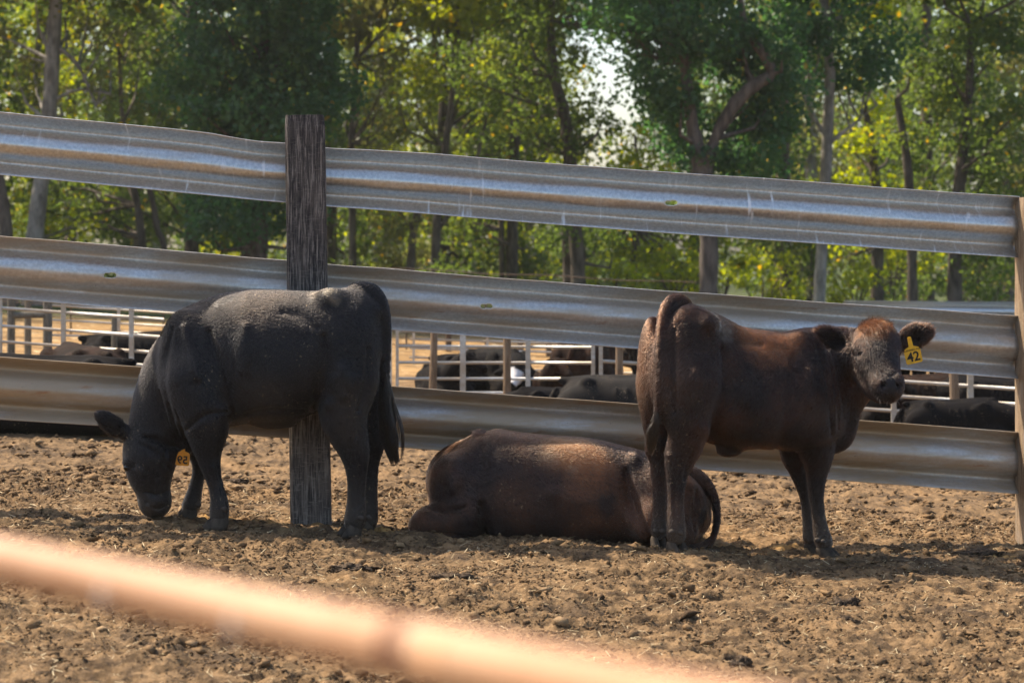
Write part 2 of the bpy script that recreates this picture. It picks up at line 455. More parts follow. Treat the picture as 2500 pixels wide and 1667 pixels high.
        for ax in range(3):
            sh = [slice(None)] * 3; sh[ax] = slice(0, -1); s2 = [slice(None)] * 3; s2[ax] = slice(1, None)
            ch = ins[tuple(sh)] != ins[tuple(s2)]; e = np.argwhere(ch); flip = ins[tuple(sh)][tuple(e.T)]
            u, w = [(1, 2), (2, 0), (0, 1)][ax]
            ok = (e[:, u] > 0) & (e[:, w] > 0) & (e[:, u] < D.shape[u] - 1) & (e[:, w] < D.shape[w] - 1); e, flip = e[ok], flip[ok]
            def cell(du, dw):
                c = e.copy(); c[:, u] += du; c[:, w] += dw; return idx[tuple(c.T)]
            q = np.stack([cell(-1, -1), cell(0, -1), cell(0, 0), cell(-1, 0)], 1)
            q[~flip] = q[~flip][:, ::-1]; Q.append(q)
        Q = np.concatenate(Q)
        E = np.concatenate([Q[:, [0, 1]], Q[:, [1, 2]], Q[:, [2, 3]], Q[:, [3, 0]]])
        for it in range(relax):
            S = np.zeros_like(V); C = np.zeros(len(V))
            np.add.at(C, E[:, 0], 1)
            for a in range(3): S[:, a] = np.bincount(E[:, 0], V[E[:, 1], a], len(V))
            V = V * 0.5 + 0.5 * S / np.maximum(C, 1)[:, None]
        # keep the largest connected piece
        return V, Q

def normals(V, Q):
    n = np.cross(V[Q[:, 2]] - V[Q[:, 0]], V[Q[:, 3]] - V[Q[:, 1]])
    N = np.zeros_like(V)
    for i in range(4):
        for a in range(3): N[:, a] += np.bincount(Q[:, i], n[:, a], len(V))
    return N / (np.linalg.norm(N, axis=1)[:, None] + 1e-12)

def hair_object(name, P, radii, mat, parent):
    """P: (n, k, 3) hair points; radii: (k,) taper"""
    n, k, _ = P.shape
    cu = bpy.data.hair_curves.new(name)
    cu.add_curves([k] * n)
    cu.attributes['position'].data.foreach_set('vector', P.astype(np.float32).ravel())
    at = cu.attributes.new('radius', 'FLOAT', 'POINT')
    at.data.foreach_set('value', np.tile(np.asarray(radii, np.float32), n))
    cu.materials.append(mat)
    o = bpy.data.objects.new(name, cu)
    COL.objects.link(o)
    o.parent = parent
    return o

def coat_hair(name, V, Q, n, length, flow, mat, parent, keep=None, lift=0.14, rad=0.00065, seed=1, clump=0.0):
    g = np.random.default_rng(seed)
    N = normals(V, Q)
    f = g.integers(0, len(Q), n)
    w = g.random((n, 2)); a, b = w[:, :1], w[:, 1:]
    q = Q[f]
    p = V[q[:, 0]] * (1 - a) * (1 - b) + V[q[:, 1]] * a * (1 - b) + V[q[:, 2]] * a * b + V[q[:, 3]] * (1 - a) * b
    nn = N[q].mean(1); nn /= np.linalg.norm(nn, axis=1)[:, None] + 1e-9
    if keep is not None:
        mk = keep(p, nn) > g.random(n); p, nn = p[mk], nn[mk]
    fl = flow(p, nn); fl = fl - (fl * nn).sum(1)[:, None] * nn
    fl /= np.linalg.norm(fl, axis=1)[:, None] + 1e-6
    fl += g.normal(0, 0.14, fl.shape)
    L = (length(p) if callable(length) else np.full(len(p), length)) * g.uniform(0.6, 1.25, len(p))
    lf = np.clip(g.normal(lift, 0.12, len(p)), 0.03, 1.0)[:, None]
    d1 = fl + nn * lf * 1.3; d1 /= np.linalg.norm(d1, axis=1)[:, None]
    d2 = fl + nn * lf * 0.4; d2 /= np.linalg.norm(d2, axis=1)[:, None]
    L = L[:, None]
    P = np.stack([p - nn * 0.001, p + d1 * L * 0.5, p + d1 * L * 0.5 + d2 * L * 0.5], 1)
    return hair_object(name, P, [rad, rad * 0.8, rad * 0.15], mat, parent)

def tress(name, path, n, spread, mat, parent, seed=3, rad=0.0011, clumps=26, wav=0.01):
    """a switch of long matted hair running along a path"""
    g = np.random.default_rng(seed); path = np.array(path); k = 9
    T = np.linspace(0, len(path) - 1, k)
    base = np.stack([smooth1d(np.arange(len(path)), path[:, i], T) for i in range(3)], 1)
    sp = smooth1d(np.arange(len(spread)), np.array(spread, float), np.linspace(0, len(spread) - 1, k))
    co = g.normal(0, 0.55, (clumps, 1, 3)) + np.cumsum(g.normal(0, 0.24, (clumps, k, 3)), 1)
    ci = g.integers(0, clumps, n)
    start = g.uniform(0, 0.55, n)
    P = base[None] + (co[ci] * 0.8 + g.normal(0, 0.13, (n, 1, 3)) + np.cumsum(g.normal(0, 0.05, (n, k, 3)), 1)) * sp[None, :, None]
    t = np.linspace(0, 1, k)[None]; tt = start[:, None] + t * (1 - start[:, None]) * g.uniform(0.75, 1.0, (n, 1))
    ip = np.clip(tt * (k - 1), 0, k - 1.001); i0 = ip.astype(int); fr = (ip - i0)[..., None]
    r = np.arange(n)[:, None]
    P = P[r, i0] * (1 - fr) + P[r, i0 + 1] * fr
    return hair_object(name, P, rad * np.linspace(1, 0.35, k), mat, parent)

M_HOOF = simple_mat('hoof_horn', (0.04, 0.032, 0.025), (0.085, 0.066, 0.048), 30, 0.85, bump=0.5, bdist=0.002, spec=.12)
M_DEW = simple_mat('dewclaw_horn', (0.045, 0.036, 0.028), (0.085, 0.066, 0.05), 40, 0.85)
M_EYE = plain('dark_eye', (0.006, 0.004, 0.003), 0.06, 0.6)
M_TAG = plain('yellow_tag_plastic', (0.85, 0.46, 0.012), 0.45, 0.4)
M_TAG2 = plain('orange_tag_plastic', (0.85, 0.33, 0.01), 0.45, 0.4)
M_INK = plain('black_tag_ink', (0.02, 0.016, 0.012), 0.6, 0.3)
M_NOSE = plain('moist_nose', (0.012, 0.011, 0.011), 0.3, 0.5)

def hoof(parent, at, ang, w, L, h):
    """cloven hoof: two claws side by side; at = sole centre, ang = heading of the toes"""
    v, f = [], []; n = 12
    for side in (-1, 1):
        b = len(v)
        for zz, ln, wd, fwd in ((0.0, 0.50, 0.50, 0.12), (0.35, 0.46, 0.48, 0.06), (0.75, 0.39, 0.43, -0.03), (1.0, 0.30, 0.34, -0.07), (1.15, 0.16, 0.2, -0.08)):
            for i in range(n):
                t = 2 * math.pi * i / n
                cx = math.cos(t); cx = cx * (1.0 if cx > 0 else 0.85)
                x = (cx * ln + fwd) * L; y = side * 0.25 * w + math.sin(t) * wd * w * 0.5 * (1 - 0.28 * max(math.cos(t), 0))
                v.append((x, y, zz * h))
        for r in range(4):
            for i in range(n): f.append((b + r * n + i, b + r * n + (i + 1) % n, b + (r + 1) * n + (i + 1) % n, b + (r + 1) * n + i))
        f.append([b + i for i in reversed(range(n))]); f.append([b + 4 * n + i for i in range(n)])
    o = mesh_obj('hoof', v, f, M_HOOF, parent, True)
    o.location = at; o.rotation_euler = (0, 0, ang)
    return o

def ball(name, parent, at, r, mat, seg=12):
    bm = bmesh.new(); bmesh.ops.create_icosphere(bm, subdivisions=2, radius=1.0)
    me = bpy.data.meshes.new(name); bm.to_mesh(me); bm.free()
    me.polygons.foreach_set('use_smooth', np.ones(len(me.polygons), bool)); me.materials.append(mat)
    o = bpy.data.objects.new(name, me); COL.objects.link(o); o.parent = parent; o.location = at
    o.scale = r if not np.isscalar(r) else (r, r, r)
    return o

def ear_tag(parent, at, number, line, size, roll, yaw, mat, mirror=False):
    """two-piece plastic tag: neck with a button and a broad number plate"""
    s = size
    pl = [(-0.5, -0.55), (-0.42, -0.62), (0.42, -0.62), (0.5, -0.55), (0.5, 0.18), (0.42, 0.30), (0.14, 0.42), (0.11, 0.95), (0.05, 1.0), (-0.05, 1.0), (-0.11, 0.95), (-0.14, 0.42), (-0.42, 0.30), (-0.5, 0.18)]
    n = len(pl)
    v = [(x * s, -0.0012, z * s) for x, z in pl] + [(x * s, 0.0012, z * s) for x, z in pl]
    f = [list(range(n)), list(range(2 * n - 1, n - 1, -1))] + [[i, i + n, (i + 1) % n + n, (i + 1) % n] for i in range(n)]
    t = mesh_obj('ear_tag', v, f, mat, parent)
    t.location = at; t.rotation_euler = (0, roll, yaw)
    b = MB().tube([(0, -0.006, 0.86 * s), (0, 0.004, 0.86 * s)], 0.07 * s, 10).build('button', mat, t, True)
    def txt(body, sz, z, name):
        cu = bpy.data.curves.new(name, 'FONT'); cu.body = body; cu.size = sz * s; cu.align_x = 'CENTER'; cu.align_y = 'CENTER'; cu.extrude = 0.0003; cu.offset = sz * s * 0.022
        fo = bpy.data.objects.new(name, cu); COL.objects.link(fo); bpy.context.view_layer.update()
        me = bpy.data.meshes.new_from_object(fo.evaluated_get(bpy.context.evaluated_depsgraph_get())); bpy.data.objects.remove(fo)
        me.materials.clear(); me.materials.append(M_INK)
        o = bpy.data.objects.new(name, me); COL.objects.link(o); o.parent = t; o.location = (0.0, -0.0018, z * s); o.rotation_euler = (math.pi / 2, 0, 0)
        if mirror: o.scale = (-1, 1, 1)
        return o
    if number: txt(number, 0.78, -0.24, 'tag_number')
    if line: txt(line, 0.15, 0.19, 'tag_line')
    return t

def relief(c, V, Q, strokes):
    """fold and muscle relief on the flank: strokes = (depth m, width m, [(u, v), ...]), negative sinks a crease, positive raises a muscle"""
    N = normals(V, Q); face = np.clip(-N[:, 1] * 1.6 + .25, 0, 1); off = np.zeros(len(V))
    for amp, wd, pts in strokes:
        pp = np.array([c.P(u, v, -.2)[[0, 2]] for u, v in pts]); p = V[:, [0, 2]]; d = np.full(len(V), 9.0)
        if len(pp) == 1: d = np.linalg.norm(p - pp[0], axis=1)
        T = np.arange(len(pp)); q = np.linspace(0, len(pp) - 1, (len(pp) - 1) * 5 + 1)
        if len(pp) > 2: pp = np.stack([smooth1d(T, pp[:, i], q) for i in range(2)], 1)
        n = len(pp) - 1
        for i in range(n):
            ab = pp[i + 1] - pp[i]; t = np.clip(((p - pp[i]) @ ab) / (ab @ ab + 1e-12), 0, 1)
            tt = (i + t) / n; fade = .35 + .65 * np.sin(np.pi * np.clip(tt, .08, .92))
            d = np.minimum(d, np.linalg.norm(p - pp[i] - t[:, None] * ab, axis=1) / fade)
        off += amp * np.exp(-(d / wd) ** 2)
    return V + N * (off * face * 1.45)[:, None]

class Cow:
    def __init__(s, name, label, y0, u0):
        s.y0 = y0; x0 = (u0 - CX) * y0 / F
        s.o = np.array([x0, y0, float(ground_z(x0, y0))])
        s.root = empty(name, tuple(s.o)); tag(s.root, label, 'cow', None)
    def P(s, u, v, w=0.0): return unproj(u, v, s.y0 + w) - s.o
    def R(s, px): return px * s.y0 / F
    def L(s, pts): return [(s.P(p[0], p[1], p[2]), s.R(p[3])) for p in pts]
    def gz(s, p): return float(ground_z(p[0] + s.o[0], p[1] + s.o[1])) - s.o[2]
    def foot(s, u, v, w, ang, wpx, lpx, dew=None):
        p = s.P(u, v, w); p[2] = s.gz(p) - 0.006
        hoof(s.root, tuple(p), ang, s.R(wpx), s.R(lpx), 0.062)
    def dew(s, *pts):
        for u, v, w in pts: ball('dewclaw', s.root, tuple(s.P(u, v, w)), (0.016, 0.012, 0.013), M_DEW)
    def zv(s, v): return CAMH - (v - VH) * s.y0 / F - s.o[2]
    def trunk(s, F_, rows, ang=0.0, w0=0.0, **kw):
        """rows: (axis u, top v, bottom v, half width m); the axis starts at rows[0] at depth offset w0"""
        xs = np.array([(r[0] - CX) * s.y0 / F - s.o[0] for r in rows])
        A = (xs - xs[0]) / math.cos(ang)
        w = w0 + (xs - xs[0]) * math.tan(ang)
        sc = (s.y0 + w) / F
        top = CAMH - (np.array([r[1] for r in rows]) - VH) * sc - s.o[2]
        bot = CAMH - (np.array([r[2] for r in rows]) - VH) * sc - s.o[2]
        F_.loft((xs[0], w0), ang, A, top, bot, [r[3] for r in rows], **kw)

# ------------------------------------------------------------------ the black steer grazing at the post
def build_grazing_cow():
    c = Cow('cow', 'black cow with its head lowered to the ground in front of the wooden post', 12.13, 680)
    P, L = c.P, c.L
    lo = P(225, 1300, 0) ; hi = P(985, 690, 0)
    f = Field((lo[0], -0.42, -0.02), (hi[0], 0.42, hi[2] + 0.03), 0.0085)
    c.trunk(f, [(386, 880, 1000, .05), (396, 835, 1040, .10), (412, 795, 1058, .145), (447, 754, 1076, .195), (504, 729, 1072, .225), (547, 716, 1045, .25), (612, 707, 1030, .28),
                (668, 708, 1034, .295), (712, 710, 1030, .295), (764, 712, 1008, .285), (807, 709, 992, .265), (863, 702, 985, .245), (896, 708, 965, .215), (916, 735, 935, .165), (928, 775, 890, .09), (932, 800, 860, .05)],
            ang=-0.06, w0=0.02, n=2.35, egg=0.10, k=0.05)
    # near foreleg, shoulder
    f.ell(P(462, 900, -.13), (c.R(68), .085, c.R(140)), .07, Matrix.Rotation(-0.15, 3, 'Y'))
    f.chain(L([(470, 930, -.15, 74), (497, 1010, -.175, 60), (506, 1062, -.175, 44), (507, 1100, -.17, 30), (514, 1138, -.17, 21.4), (521, 1166, -.17, 16.4), (530, 1197, -.17, 15.4), (536, 1232, -.17, 19.4), (535, 1262, -.17, 21.4)]), .05, .9, k2=.015)
    f.chain(L([(480, 1000, .14, 60), (484, 1075, .155, 34), (484, 1110, .16, 20), (488, 1143, .16, 15.4), (479, 1184, .16, 14.4), (470, 1222, .16, 18.4), (464, 1240, .16, 19.4)]), .05, .9, k2=.015)
    # hindquarters
    f.ell(P(848, 900, -.145), (c.R(74), .10, c.R(140)), .07, Matrix.Rotation(0.12, 3, 'Y'))
    f.chain(L([(850, 930, -.165, 66), (838, 1005, -.18, 56), (846, 1048, -.18, 46), (860, 1084, -.175, 37), (868, 1115, -.175, 30), (871, 1158, -.175, 21.9), (870, 1215, -.175, 19.4), (868, 1258, -.175, 22.4), (864, 1280, -.175, 21.4)]), .05, .85, k2=.015)
    f.chain(L([(888, 930, .1, 56), (890, 1005, .11, 46), (903, 1056, .11, 35), (908, 1084, .11, 29), (904, 1126, .11, 20.4), (902, 1200, .11, 17.9), (900, 1252, .11, 20.4), (898, 1276, .11, 20.4)]), .05, .85, k2=.015)
    f.ell(P(806, 728, -.16), (.06, .05, .04), .06); f.ell(P(905, 760, -.10), (.05, .05, .05), .05)
    f.ell(P(672, 1024, -.03), (c.R(52), .075, c.R(20)), .05)
    # neck, throat folds, head
    f.chain(L([(470, 880, .0, 96), (430, 925, .01, 80), (400, 985, .01, 68), (383, 1040, .0, 60), (374, 1085, -.01, 54)]), .06, .82, k2=.03)
    f.chain(L([(462, 1046, -.01, 32), (444, 1068, -.01, 24), (418, 1078, -.01, 24)]), .04, .55)
    f.ell(P(366, 1098, -.02), (c.R(63), .105, c.R(58)), .04)
    f.ell(P(392, 1128, -.03), (c.R(34), .085, c.R(46)), .035)
    f.chain(L([(362, 1120, -.03, 58), (366, 1160, -.03, 48), (374, 1194, -.03, 36), (378, 1222, -.03, 35), (379, 1230, -.03, 30)]), .03, 0.9, k2=.02)
    f.ell(P(378, 1226, -.03), (c.R(36), .072, c.R(28)), .02)
    f.ell(P(312, 1130, -.075), (.024, .03, .026), .02)                      # brow over the eye
    f.chain(L([(334, 1062, -.03, 17), (308, 1056, -.05, 14), (284, 1044, -.06, 18.5), (262, 1028, -.07, 17.5), (243, 1013, -.075, 8)]), .015, .55, k2=.01)
    f.cone(P(296, 1043, -.10), P(256, 1018, -.11), .012, .009, .01, cut=True)
    f.chain(L([(440, 1072, .10, 14), (448, 1085, .14, 15), (452, 1092, .18, 10)]), .015, .6)
    # tail
    f.chain(L([(872, 706, -.03, 17), (905, 712, -.045, 19), (926, 742, -.05, 19), (936, 790, -.05, 17), (938, 850, -.05, 15), (937, 920, -.05, 13), (941, 980, -.05, 9)]), .03, 1.0, k2=.012)
    # creases: behind the elbow, flank, neck folds
    V, Q = f.skin(2)
    V = relief(c, V, Q, [(-.013, .034, [(575, 1012), (556, 960), (535, 890), (508, 810)]), (-.007, .022, [(420, 800), (404, 880), (402, 950), (422, 1020)]), (-.010, .018, [(455, 1048), (505, 1012), (560, 1002)]), (-.016, .034, [(765, 1004), (782, 950), (796, 880), (792, 820)]),
        (-.010, .018, [(878, 1000), (896, 930), (902, 850)]), (-.012, .009, [(405, 985), (420, 1040), (434, 1088)]), (-.012, .009, [(430, 1000), (444, 1050), (453, 1096)]), (-.008, .009, [(384, 955), (394, 1000), (406, 1042)]), (-.007, .011, [(334, 1085), (375, 1108), (408, 1150)]), (-.007, .009, [(356, 1150), (366, 1190), (360, 1215)]),
        (-.007, .010, [(858, 1070), (861, 1100), (862, 1135)]), (-.006, .007, [(878, 1125), (878, 1175), (876, 1235)]), (-.006, .007, [(533, 1150), (537, 1180), (542, 1215)]), (-.010, .014, [(600, 1012), (660, 1000), (740, 1004)]),
        (.007, .035, [(803, 724)]), (.012, .035, [(448, 800), (470, 860), (486, 920)]), (.013, .030, [(548, 1000)]), (.018, .060, [(840, 900), (842, 960)]), (.014, .032, [(802, 985)]), (.010, .05, [(600, 800), (600, 900)]), (-.008, .03, [(690, 760), (740, 770), (780, 800)]), (.008, .012, [(330, 1140), (342, 1160)]), (-.016, .014, [(345, 1068), (385, 1080), (424, 1100)]), (-.007, .008, [(345, 1204), (378, 1213), (410, 1200)]), (-.006, .006, [(358, 1240), (380, 1248), (402, 1238)]), (-.007, .012, [(320, 1142)]), (-.006, .010, [(400, 1092), (394, 1130), (382, 1168)]), (-.012, .008, [(352, 1232)]), (.006, .02, [(378, 1226)]), (.008, .03, [(400, 1125)]), (.006, .012, [(520, 1140)])])
    spots = [(P(790, 722, -.1), .02, .10, (.16, .12, .085), .7), (P(815, 730, -.2), .0, .07, (.36, .29, .2), .6), (P(640, 735, -.2), .04, .22, (.05, .034, .024), .6), (P(880, 1010, -.2), .1, .25, (.05, .041, .033), .5), (P(640, 980, -.25), .05, .2, (.05, .04, .03), .4)]
    base, warm = (.0062, .006, .0068), (.014, .011, .010)
    body = mesh_obj('body', V, Q, mat_coat('black_coat', base, warm, .8, spots, mud_z=.32), c.root, True)
    mh = mat_coat('black_coat_hair', base, warm, .8, spots, mud_z=.32, hair=True)
    def flow(p, n):
        d = np.tile(np.array([0.55, 0, -0.8]), (len(p), 1)); up = p[:, 2] > c.zv(820); d[up] = (0.9, 0, -0.25); return d
    nose = P(378, 1240, -.03)
    coat_hair('coat', V, Q, 260000, lambda p: np.where(p[:, 2] < .4, .008, .012), flow, mh, c.root, keep=lambda p, n: np.where(np.linalg.norm(p - nose, axis=1) < .055, 0.0, 1.0), seed=11)
    tress('tail_switch', [P(938, 900, -.06), P(939, 960, -.06), P(944, 1015, -.06), P(952, 1070, -.06), P(966, 1132, -.06)], 1300, [.010, .020, .028, .026, .012], mat_coat('tail_hair', (.008, .007, .007), (.02, .014, .01), .5, mud_z=-1, hair=True, speck=2), c.root)
    ear = [P(296, 1040, -.075), P(262, 1024, -.08)]
    coat_hair('ear_hair', V, Q, 160000, .024, lambda p, n: np.tile(P(243, 1013, 0) - P(310, 1055, 0), (len(p), 1)), mh, c.root,
              keep=lambda p, n: np.where((p[:, 0] < P(312, 0)[0]) & (p[:, 2] > c.zv(1066)), 1.0, 0.0), lift=.4, seed=5)
    a = math.pi
    for u, v, w, an, wp, lp in ((532, 1283, -.17, math.radians(200), 50, 66), (459, 1262, .16, math.radians(195), 48, 62), (858, 1303, -.175, math.radians(215), 50, 62), (893, 1300, .11, math.radians(210), 46, 58)):
        c.foot(u, v, w, an, wp, lp)
    c.dew((547, 1242, -.225), (484, 1232, .10), (880, 1264, -.235), (900, 1263, -.19))
    ball('eye', c.root, tuple(P(309, 1141, -.088)), .0165, M_EYE)
    ear_tag(c.root, tuple(P(446, 1115, -.05)), '59', None, c.R(34), math.radians(4), 0.12, M_TAG2, True)
    return c

# ------------------------------------------------------------------ the brown-black steer looking back at the camera
def build_looking_cow():
    c = Cow('cow', 'dark brown cow with yellow tag 42 turning its head to face the camera', 12.05, 1800)
    P, L = c.P, c.L
    lo, hi = P(1545, 1360, 0), P(2285, 715, 0)
    f = Field((lo[0], -0.52, -0.06), (hi[0], 0.62, hi[2] + 0.03), 0.0085)
    ANG = math.radians(22)
    def W(u): return -.20 + (u - 1606) * c.y0 / F * math.tan(ANG)      # depth of the spine at an image column
    c.trunk(f, [(1604, 850, 950, .08), (1612, 790, 1000, .15), (1626, 752, 1035, .195), (1660, 736, 1056, .225), (1700, 750, 1070, .24), (1750, 772, 1085, .26), (1798, 797, 1096, .27),
                (1841, 806, 1092, .27), (1900, 812, 1096, .255), (1954, 811, 1100, .235), (2000, 814, 1098, .205), (2032, 832, 1092, .165), (2056, 862, 1075, .115), (2070, 920, 1040, .06)],
            ang=ANG, w0=-.20, n=2.3, egg=0.16, k=0.05)
    # hindquarters
    f.ell(P(1672, 905, -.30), (c.R(80), .10, c.R(150)), .08, Matrix.Rotation(0.10, 3, 'Y'))
    f.ell(P(1594, 905, -.14), (c.R(36), .13, c.R(130)), .06)
    f.chain(L([(1690, 930, -.30, 74), (1684, 1010, -.31, 58), (1679, 1066, -.30, 42), (1664, 1106, -.28, 36), (1656, 1136, -.28, 26.4), (1652, 1170, -.28, 20.9), (1650, 1220, -.28, 17.4), (1650, 1275, -.28, 19.4), (1651, 1310, -.28, 21.4)]), .05, .9, k2=.015)
    f.chain(L([(1604, 940, -.13, 44), (1607, 1000, -.13, 40), (1609, 1036, -.13, 35), (1609, 1070, -.12, 28), (1604, 1096, -.11, 25), (1607, 1122, -.11, 16.9), (1608, 1160, -.11, 15.9), (1610, 1215, -.11, 13.9), (1609, 1275, -.11, 15.4), (1609, 1300, -.11, 17.4)]), .04, .9, k2=.015)
    f.ell(P(1722, 790, -.30), (.06, .05, .04), .06)
    # shoulder and forelegs
    f.ell(P(1975, 945, W(1975) - .17), (c.R(66), .08, c.R(135)), .07, Matrix.Rotation(-0.12, 3, 'Y'))
    f.chain(L([(1975, 985, .0, 66), (1985, 1060, .03, 50), (1994, 1104, .05, 38), (1996, 1136, .06, 26.4), (1993, 1168, .06, 20.9), (1994, 1220, .06, 14.9), (2001, 1275, .06, 14.9), (2007, 1308, .06, 17.4), (2012, 1326, .06, 19.4)]), .05, .9, k2=.015)
    f.chain(L([(1945, 1040, .20, 44), (1938, 1100, .23, 32), (1945, 1135, .24, 22.4), (1957, 1172, .24, 17.4), (1967, 1215, .24, 12.4), (1972, 1260, .24, 11.9), (1977, 1303, .24, 14.9), (1981, 1318, .24, 16.4)]), .05, .9, k2=.015)
    # brisket, dewlap, neck
    f.chain(L([(2015, 1060, .12, 36), (2048, 1062, .08, 26), (2062, 1020, .07, 24), (2074, 975, .06, 26), (2096, 945, .04, 32)]), .05, .6, k2=.03)
    f.chain(L([(1985, 900, .17, 92), (2030, 892, .13, 78), (2070, 880, .10, 64), (2105, 868, .06, 54)]), .07, .85, k2=.03)
    f.ell(P(2060, 830, .13), (c.R(48), .09, c.R(26)), .05)
    # head towards the lens
    f.ell(P(2139, 834, .01), (c.R(55), .115, c.R(53)), .03)
    f.chain(L([(2139, 850, -.03, 53), (2143, 880, -.09, 48), (2154, 912, -.15, 38), (2164, 938, -.20, 35), (2167, 948, -.215, 32)]), .03, 1.0, k2=.02)
    f.ell(P(2168, 936, -.215), (c.R(37), .052, c.R(27)), .02)
    f.ell(P(2172, 936, -.245), (c.R(31), .030, c.R(19)), .012)
    f.ell(P(2166, 955, -.205), (c.R(32), .05, c.R(16)), .015)
    f.chain(L([(2108, 886, .0, 34), (2125, 922, -.06, 30), (2142, 950, -.12, 25), (2160, 962, -.17, 16)]), .03, 1.0, k2=.02)
    f.ell(P(2104, 848, -.07), (c.R(22), .035, c.R(14)), .025)                 # brow ridges
    f.ell(P(2186, 850, -.06), (c.R(14), .035, c.R(14)), .02)
    f.ell(P(2108, 865, -.115), (.018, .02, .013), .012, cut=True)             # eye sockets
    f.ell(P(2189, 868, -.09), (.014, .02, .013), .012, cut=True)
    f.ell(P(2158, 940, -.272), (.012, .026, .011), .010, cut=True)            # nostrils
    f.ell(P(2192, 939, -.268), (.011, .026, .011), .010, cut=True)
    f.cone(P(2140, 966, -.20), P(2192, 962, -.24), .004, .003, .010, cut=True)   # mouth line
    # ears: flat shells with hollow fronts
    f.chain(L([(2092, 838, .03, 14), (2066, 842, .05, 21), (2036, 832, .06, 27), (2012, 818, .06, 20), (2000, 812, .06, 10)]), .012, .42, k2=.008)
    f.chain(L([(2186, 836, .03, 14), (2208, 832, .04, 20), (2234, 820, .045, 26), (2254, 812, .05, 20), (2264, 808, .05, 11)]), .012, .42, k2=.008)
    f.ell(P(2038, 834, .018), (c.R(33), .040, c.R(20)), .012, Matrix.Rotation(0.30, 3, 'Y'), cut=True)
    f.ell(P(2234, 823, .004), (c.R(29), .040, c.R(18)), .012, Matrix.Rotation(-0.32, 3, 'Y'), cut=True)
    # tail down the back of the rump
    f.chain(L([(1668, 742, -.20, 18), (1648, 738, -.23, 18), (1630, 758, -.27, 17), (1619, 800, -.315, 14), (1614, 860, -.345, 12), (1612, 930, -.35, 11), (1608, 1000, -.33, 9.5), (1600, 1045, -.31, 8)]), .02, 1.0, k2=.012)
    f.ell(P(1780, 1096, W(1780) - .02), (c.R(30), .05, c.R(17)), .03)
    # folds: neck wrinkles, elbow, flank, thigh groove
    V, Q = f.skin(2)
    V = relief(c, V, Q, [(-.016, .034, [(1720, 1084), (1742, 1015), (1766, 930), (1762, 850)]), (-.012, .036, [(1938, 870), (1930, 950), (1914, 1040), (1908, 1108)]), (-.012, .020, [(2000, 835), (2028, 950), (2040, 1066)]), (-.011, .011, [(2024, 845), (2050, 955), (2057, 1050)]), (-.010, .010, [(2042, 862), (2064, 950), (2075, 1020)]),
        (-.009, .008, [(2060, 876), (2076, 920), (2090, 955)]), (-.009, .020, [(1643, 800), (1638, 890), (1641, 1000)]), (-.009, .010, [(1692, 1085), (1676, 1120), (1667, 1165)]), (-.006, .007, [(1641, 1150), (1640, 1200), (1640, 1260)]), (-.005, .009, [(2122, 880), (2132, 902), (2144, 922)]), (-.005, .006, [(2003, 1150), (2000, 1200), (2006, 1265)]),
        (.015, .035, [(1722, 784)]), (.009, .07, [(1694, 900), (1690, 960)]), (.014, .045, [(1976, 900), (1978, 990)]), (.015, .032, [(1712, 1040)]), (.010, .06, [(1830, 920), (1840, 1000)]), (-.010, .03, [(1750, 800), (1800, 825), (1860, 840)]), (.006, .010, [(1630, 1104)]), (.006, .012, [(1990, 1150)]), (-.004, .008, [(2150, 905), (2166, 915), (2184, 906)])])
    br = (.085, .036, .016)
    spots = [(P(2150, 885, -.13), .07, .13, (.0085, .0075, .0075), 1.2), (P(2138, 795, -.04), .06, .13, (.20, .08, .03), 1.0), (P(1665, 745, -.2), .02, .09, (.10, .042, .018), .8), (P(1760, 785, -.25), .03, .13, (.16, .125, .095), 1.0), (P(1870, 830, -.15), .10, .22, (.20, .08, .03), .9),
             (P(1575, 900, -.1), .12, .25, (.17, .075, .034), .9), (P(1690, 900, -.35), .10, .25, (.045, .022, .013), .6), (P(2090, 905, -.02), .02, .09, (.09, .04, .018), .7), (P(2168, 935, -.26), .03, .06, (.012, .011, .012), .9), (P(1985, 1010, -.1), .05, .15, (.06, .045, .033), .5), (P(2138, 812, -.12), .0, .03, (.3, .2, .12), .7), (P(2040, 836, .03), .035, .055, (.004, .0035, .0035), 1.2), (P(2234, 824, .02), .03, .048, (.004, .0035, .0035), 1.2)]  # last two spots: black ear hair, with the shade of the hollows painted in
    base, warm = (.0105, .0072, .006), (.058, .024, .0125)
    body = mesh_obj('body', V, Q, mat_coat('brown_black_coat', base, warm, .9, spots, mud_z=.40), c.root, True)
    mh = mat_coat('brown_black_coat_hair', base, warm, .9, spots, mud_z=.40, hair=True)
    nose = P(2170, 940, -.25)
    def flow(p, n):
        d = np.tile(np.array([-0.5, 0, -0.85]), (len(p), 1)); up = p[:, 2] > c.zv(850); d[up] = (-0.85, 0, -0.35)
        hd = p[:, 0] > P(2080, 0)[0]; d[hd] = (.15, -.2, -.9); return d
    coat_hair('coat', V, Q, 280000, lambda p: np.where(p[:, 2] < .4, .009, .015), flow, mh, c.root, keep=lambda p, n: np.where((np.linalg.norm(p - nose, axis=1) < .045) | (np.linalg.norm(p - P(2108, 866, -.11), axis=1) < .024) | (np.linalg.norm(p - P(2188, 868, -.09), axis=1) < .022), 0.0, 1.0), lift=.2, seed=21)
    poll = P(2138, 795, -.02)
    coat_hair('poll_tuft', V, Q, 220000, .042, lambda p, n: (p - P(2140, 805, .05)) * 3 + np.array([0, -.4, .1]), mh, c.root,
              keep=lambda p, n: np.where((np.linalg.norm((p - poll) * (1, .8, 1.3), axis=1) < .085), .5, 0.0), lift=.5, seed=22)
    le, re = P(2036, 832, .06), P(2234, 820, .05)
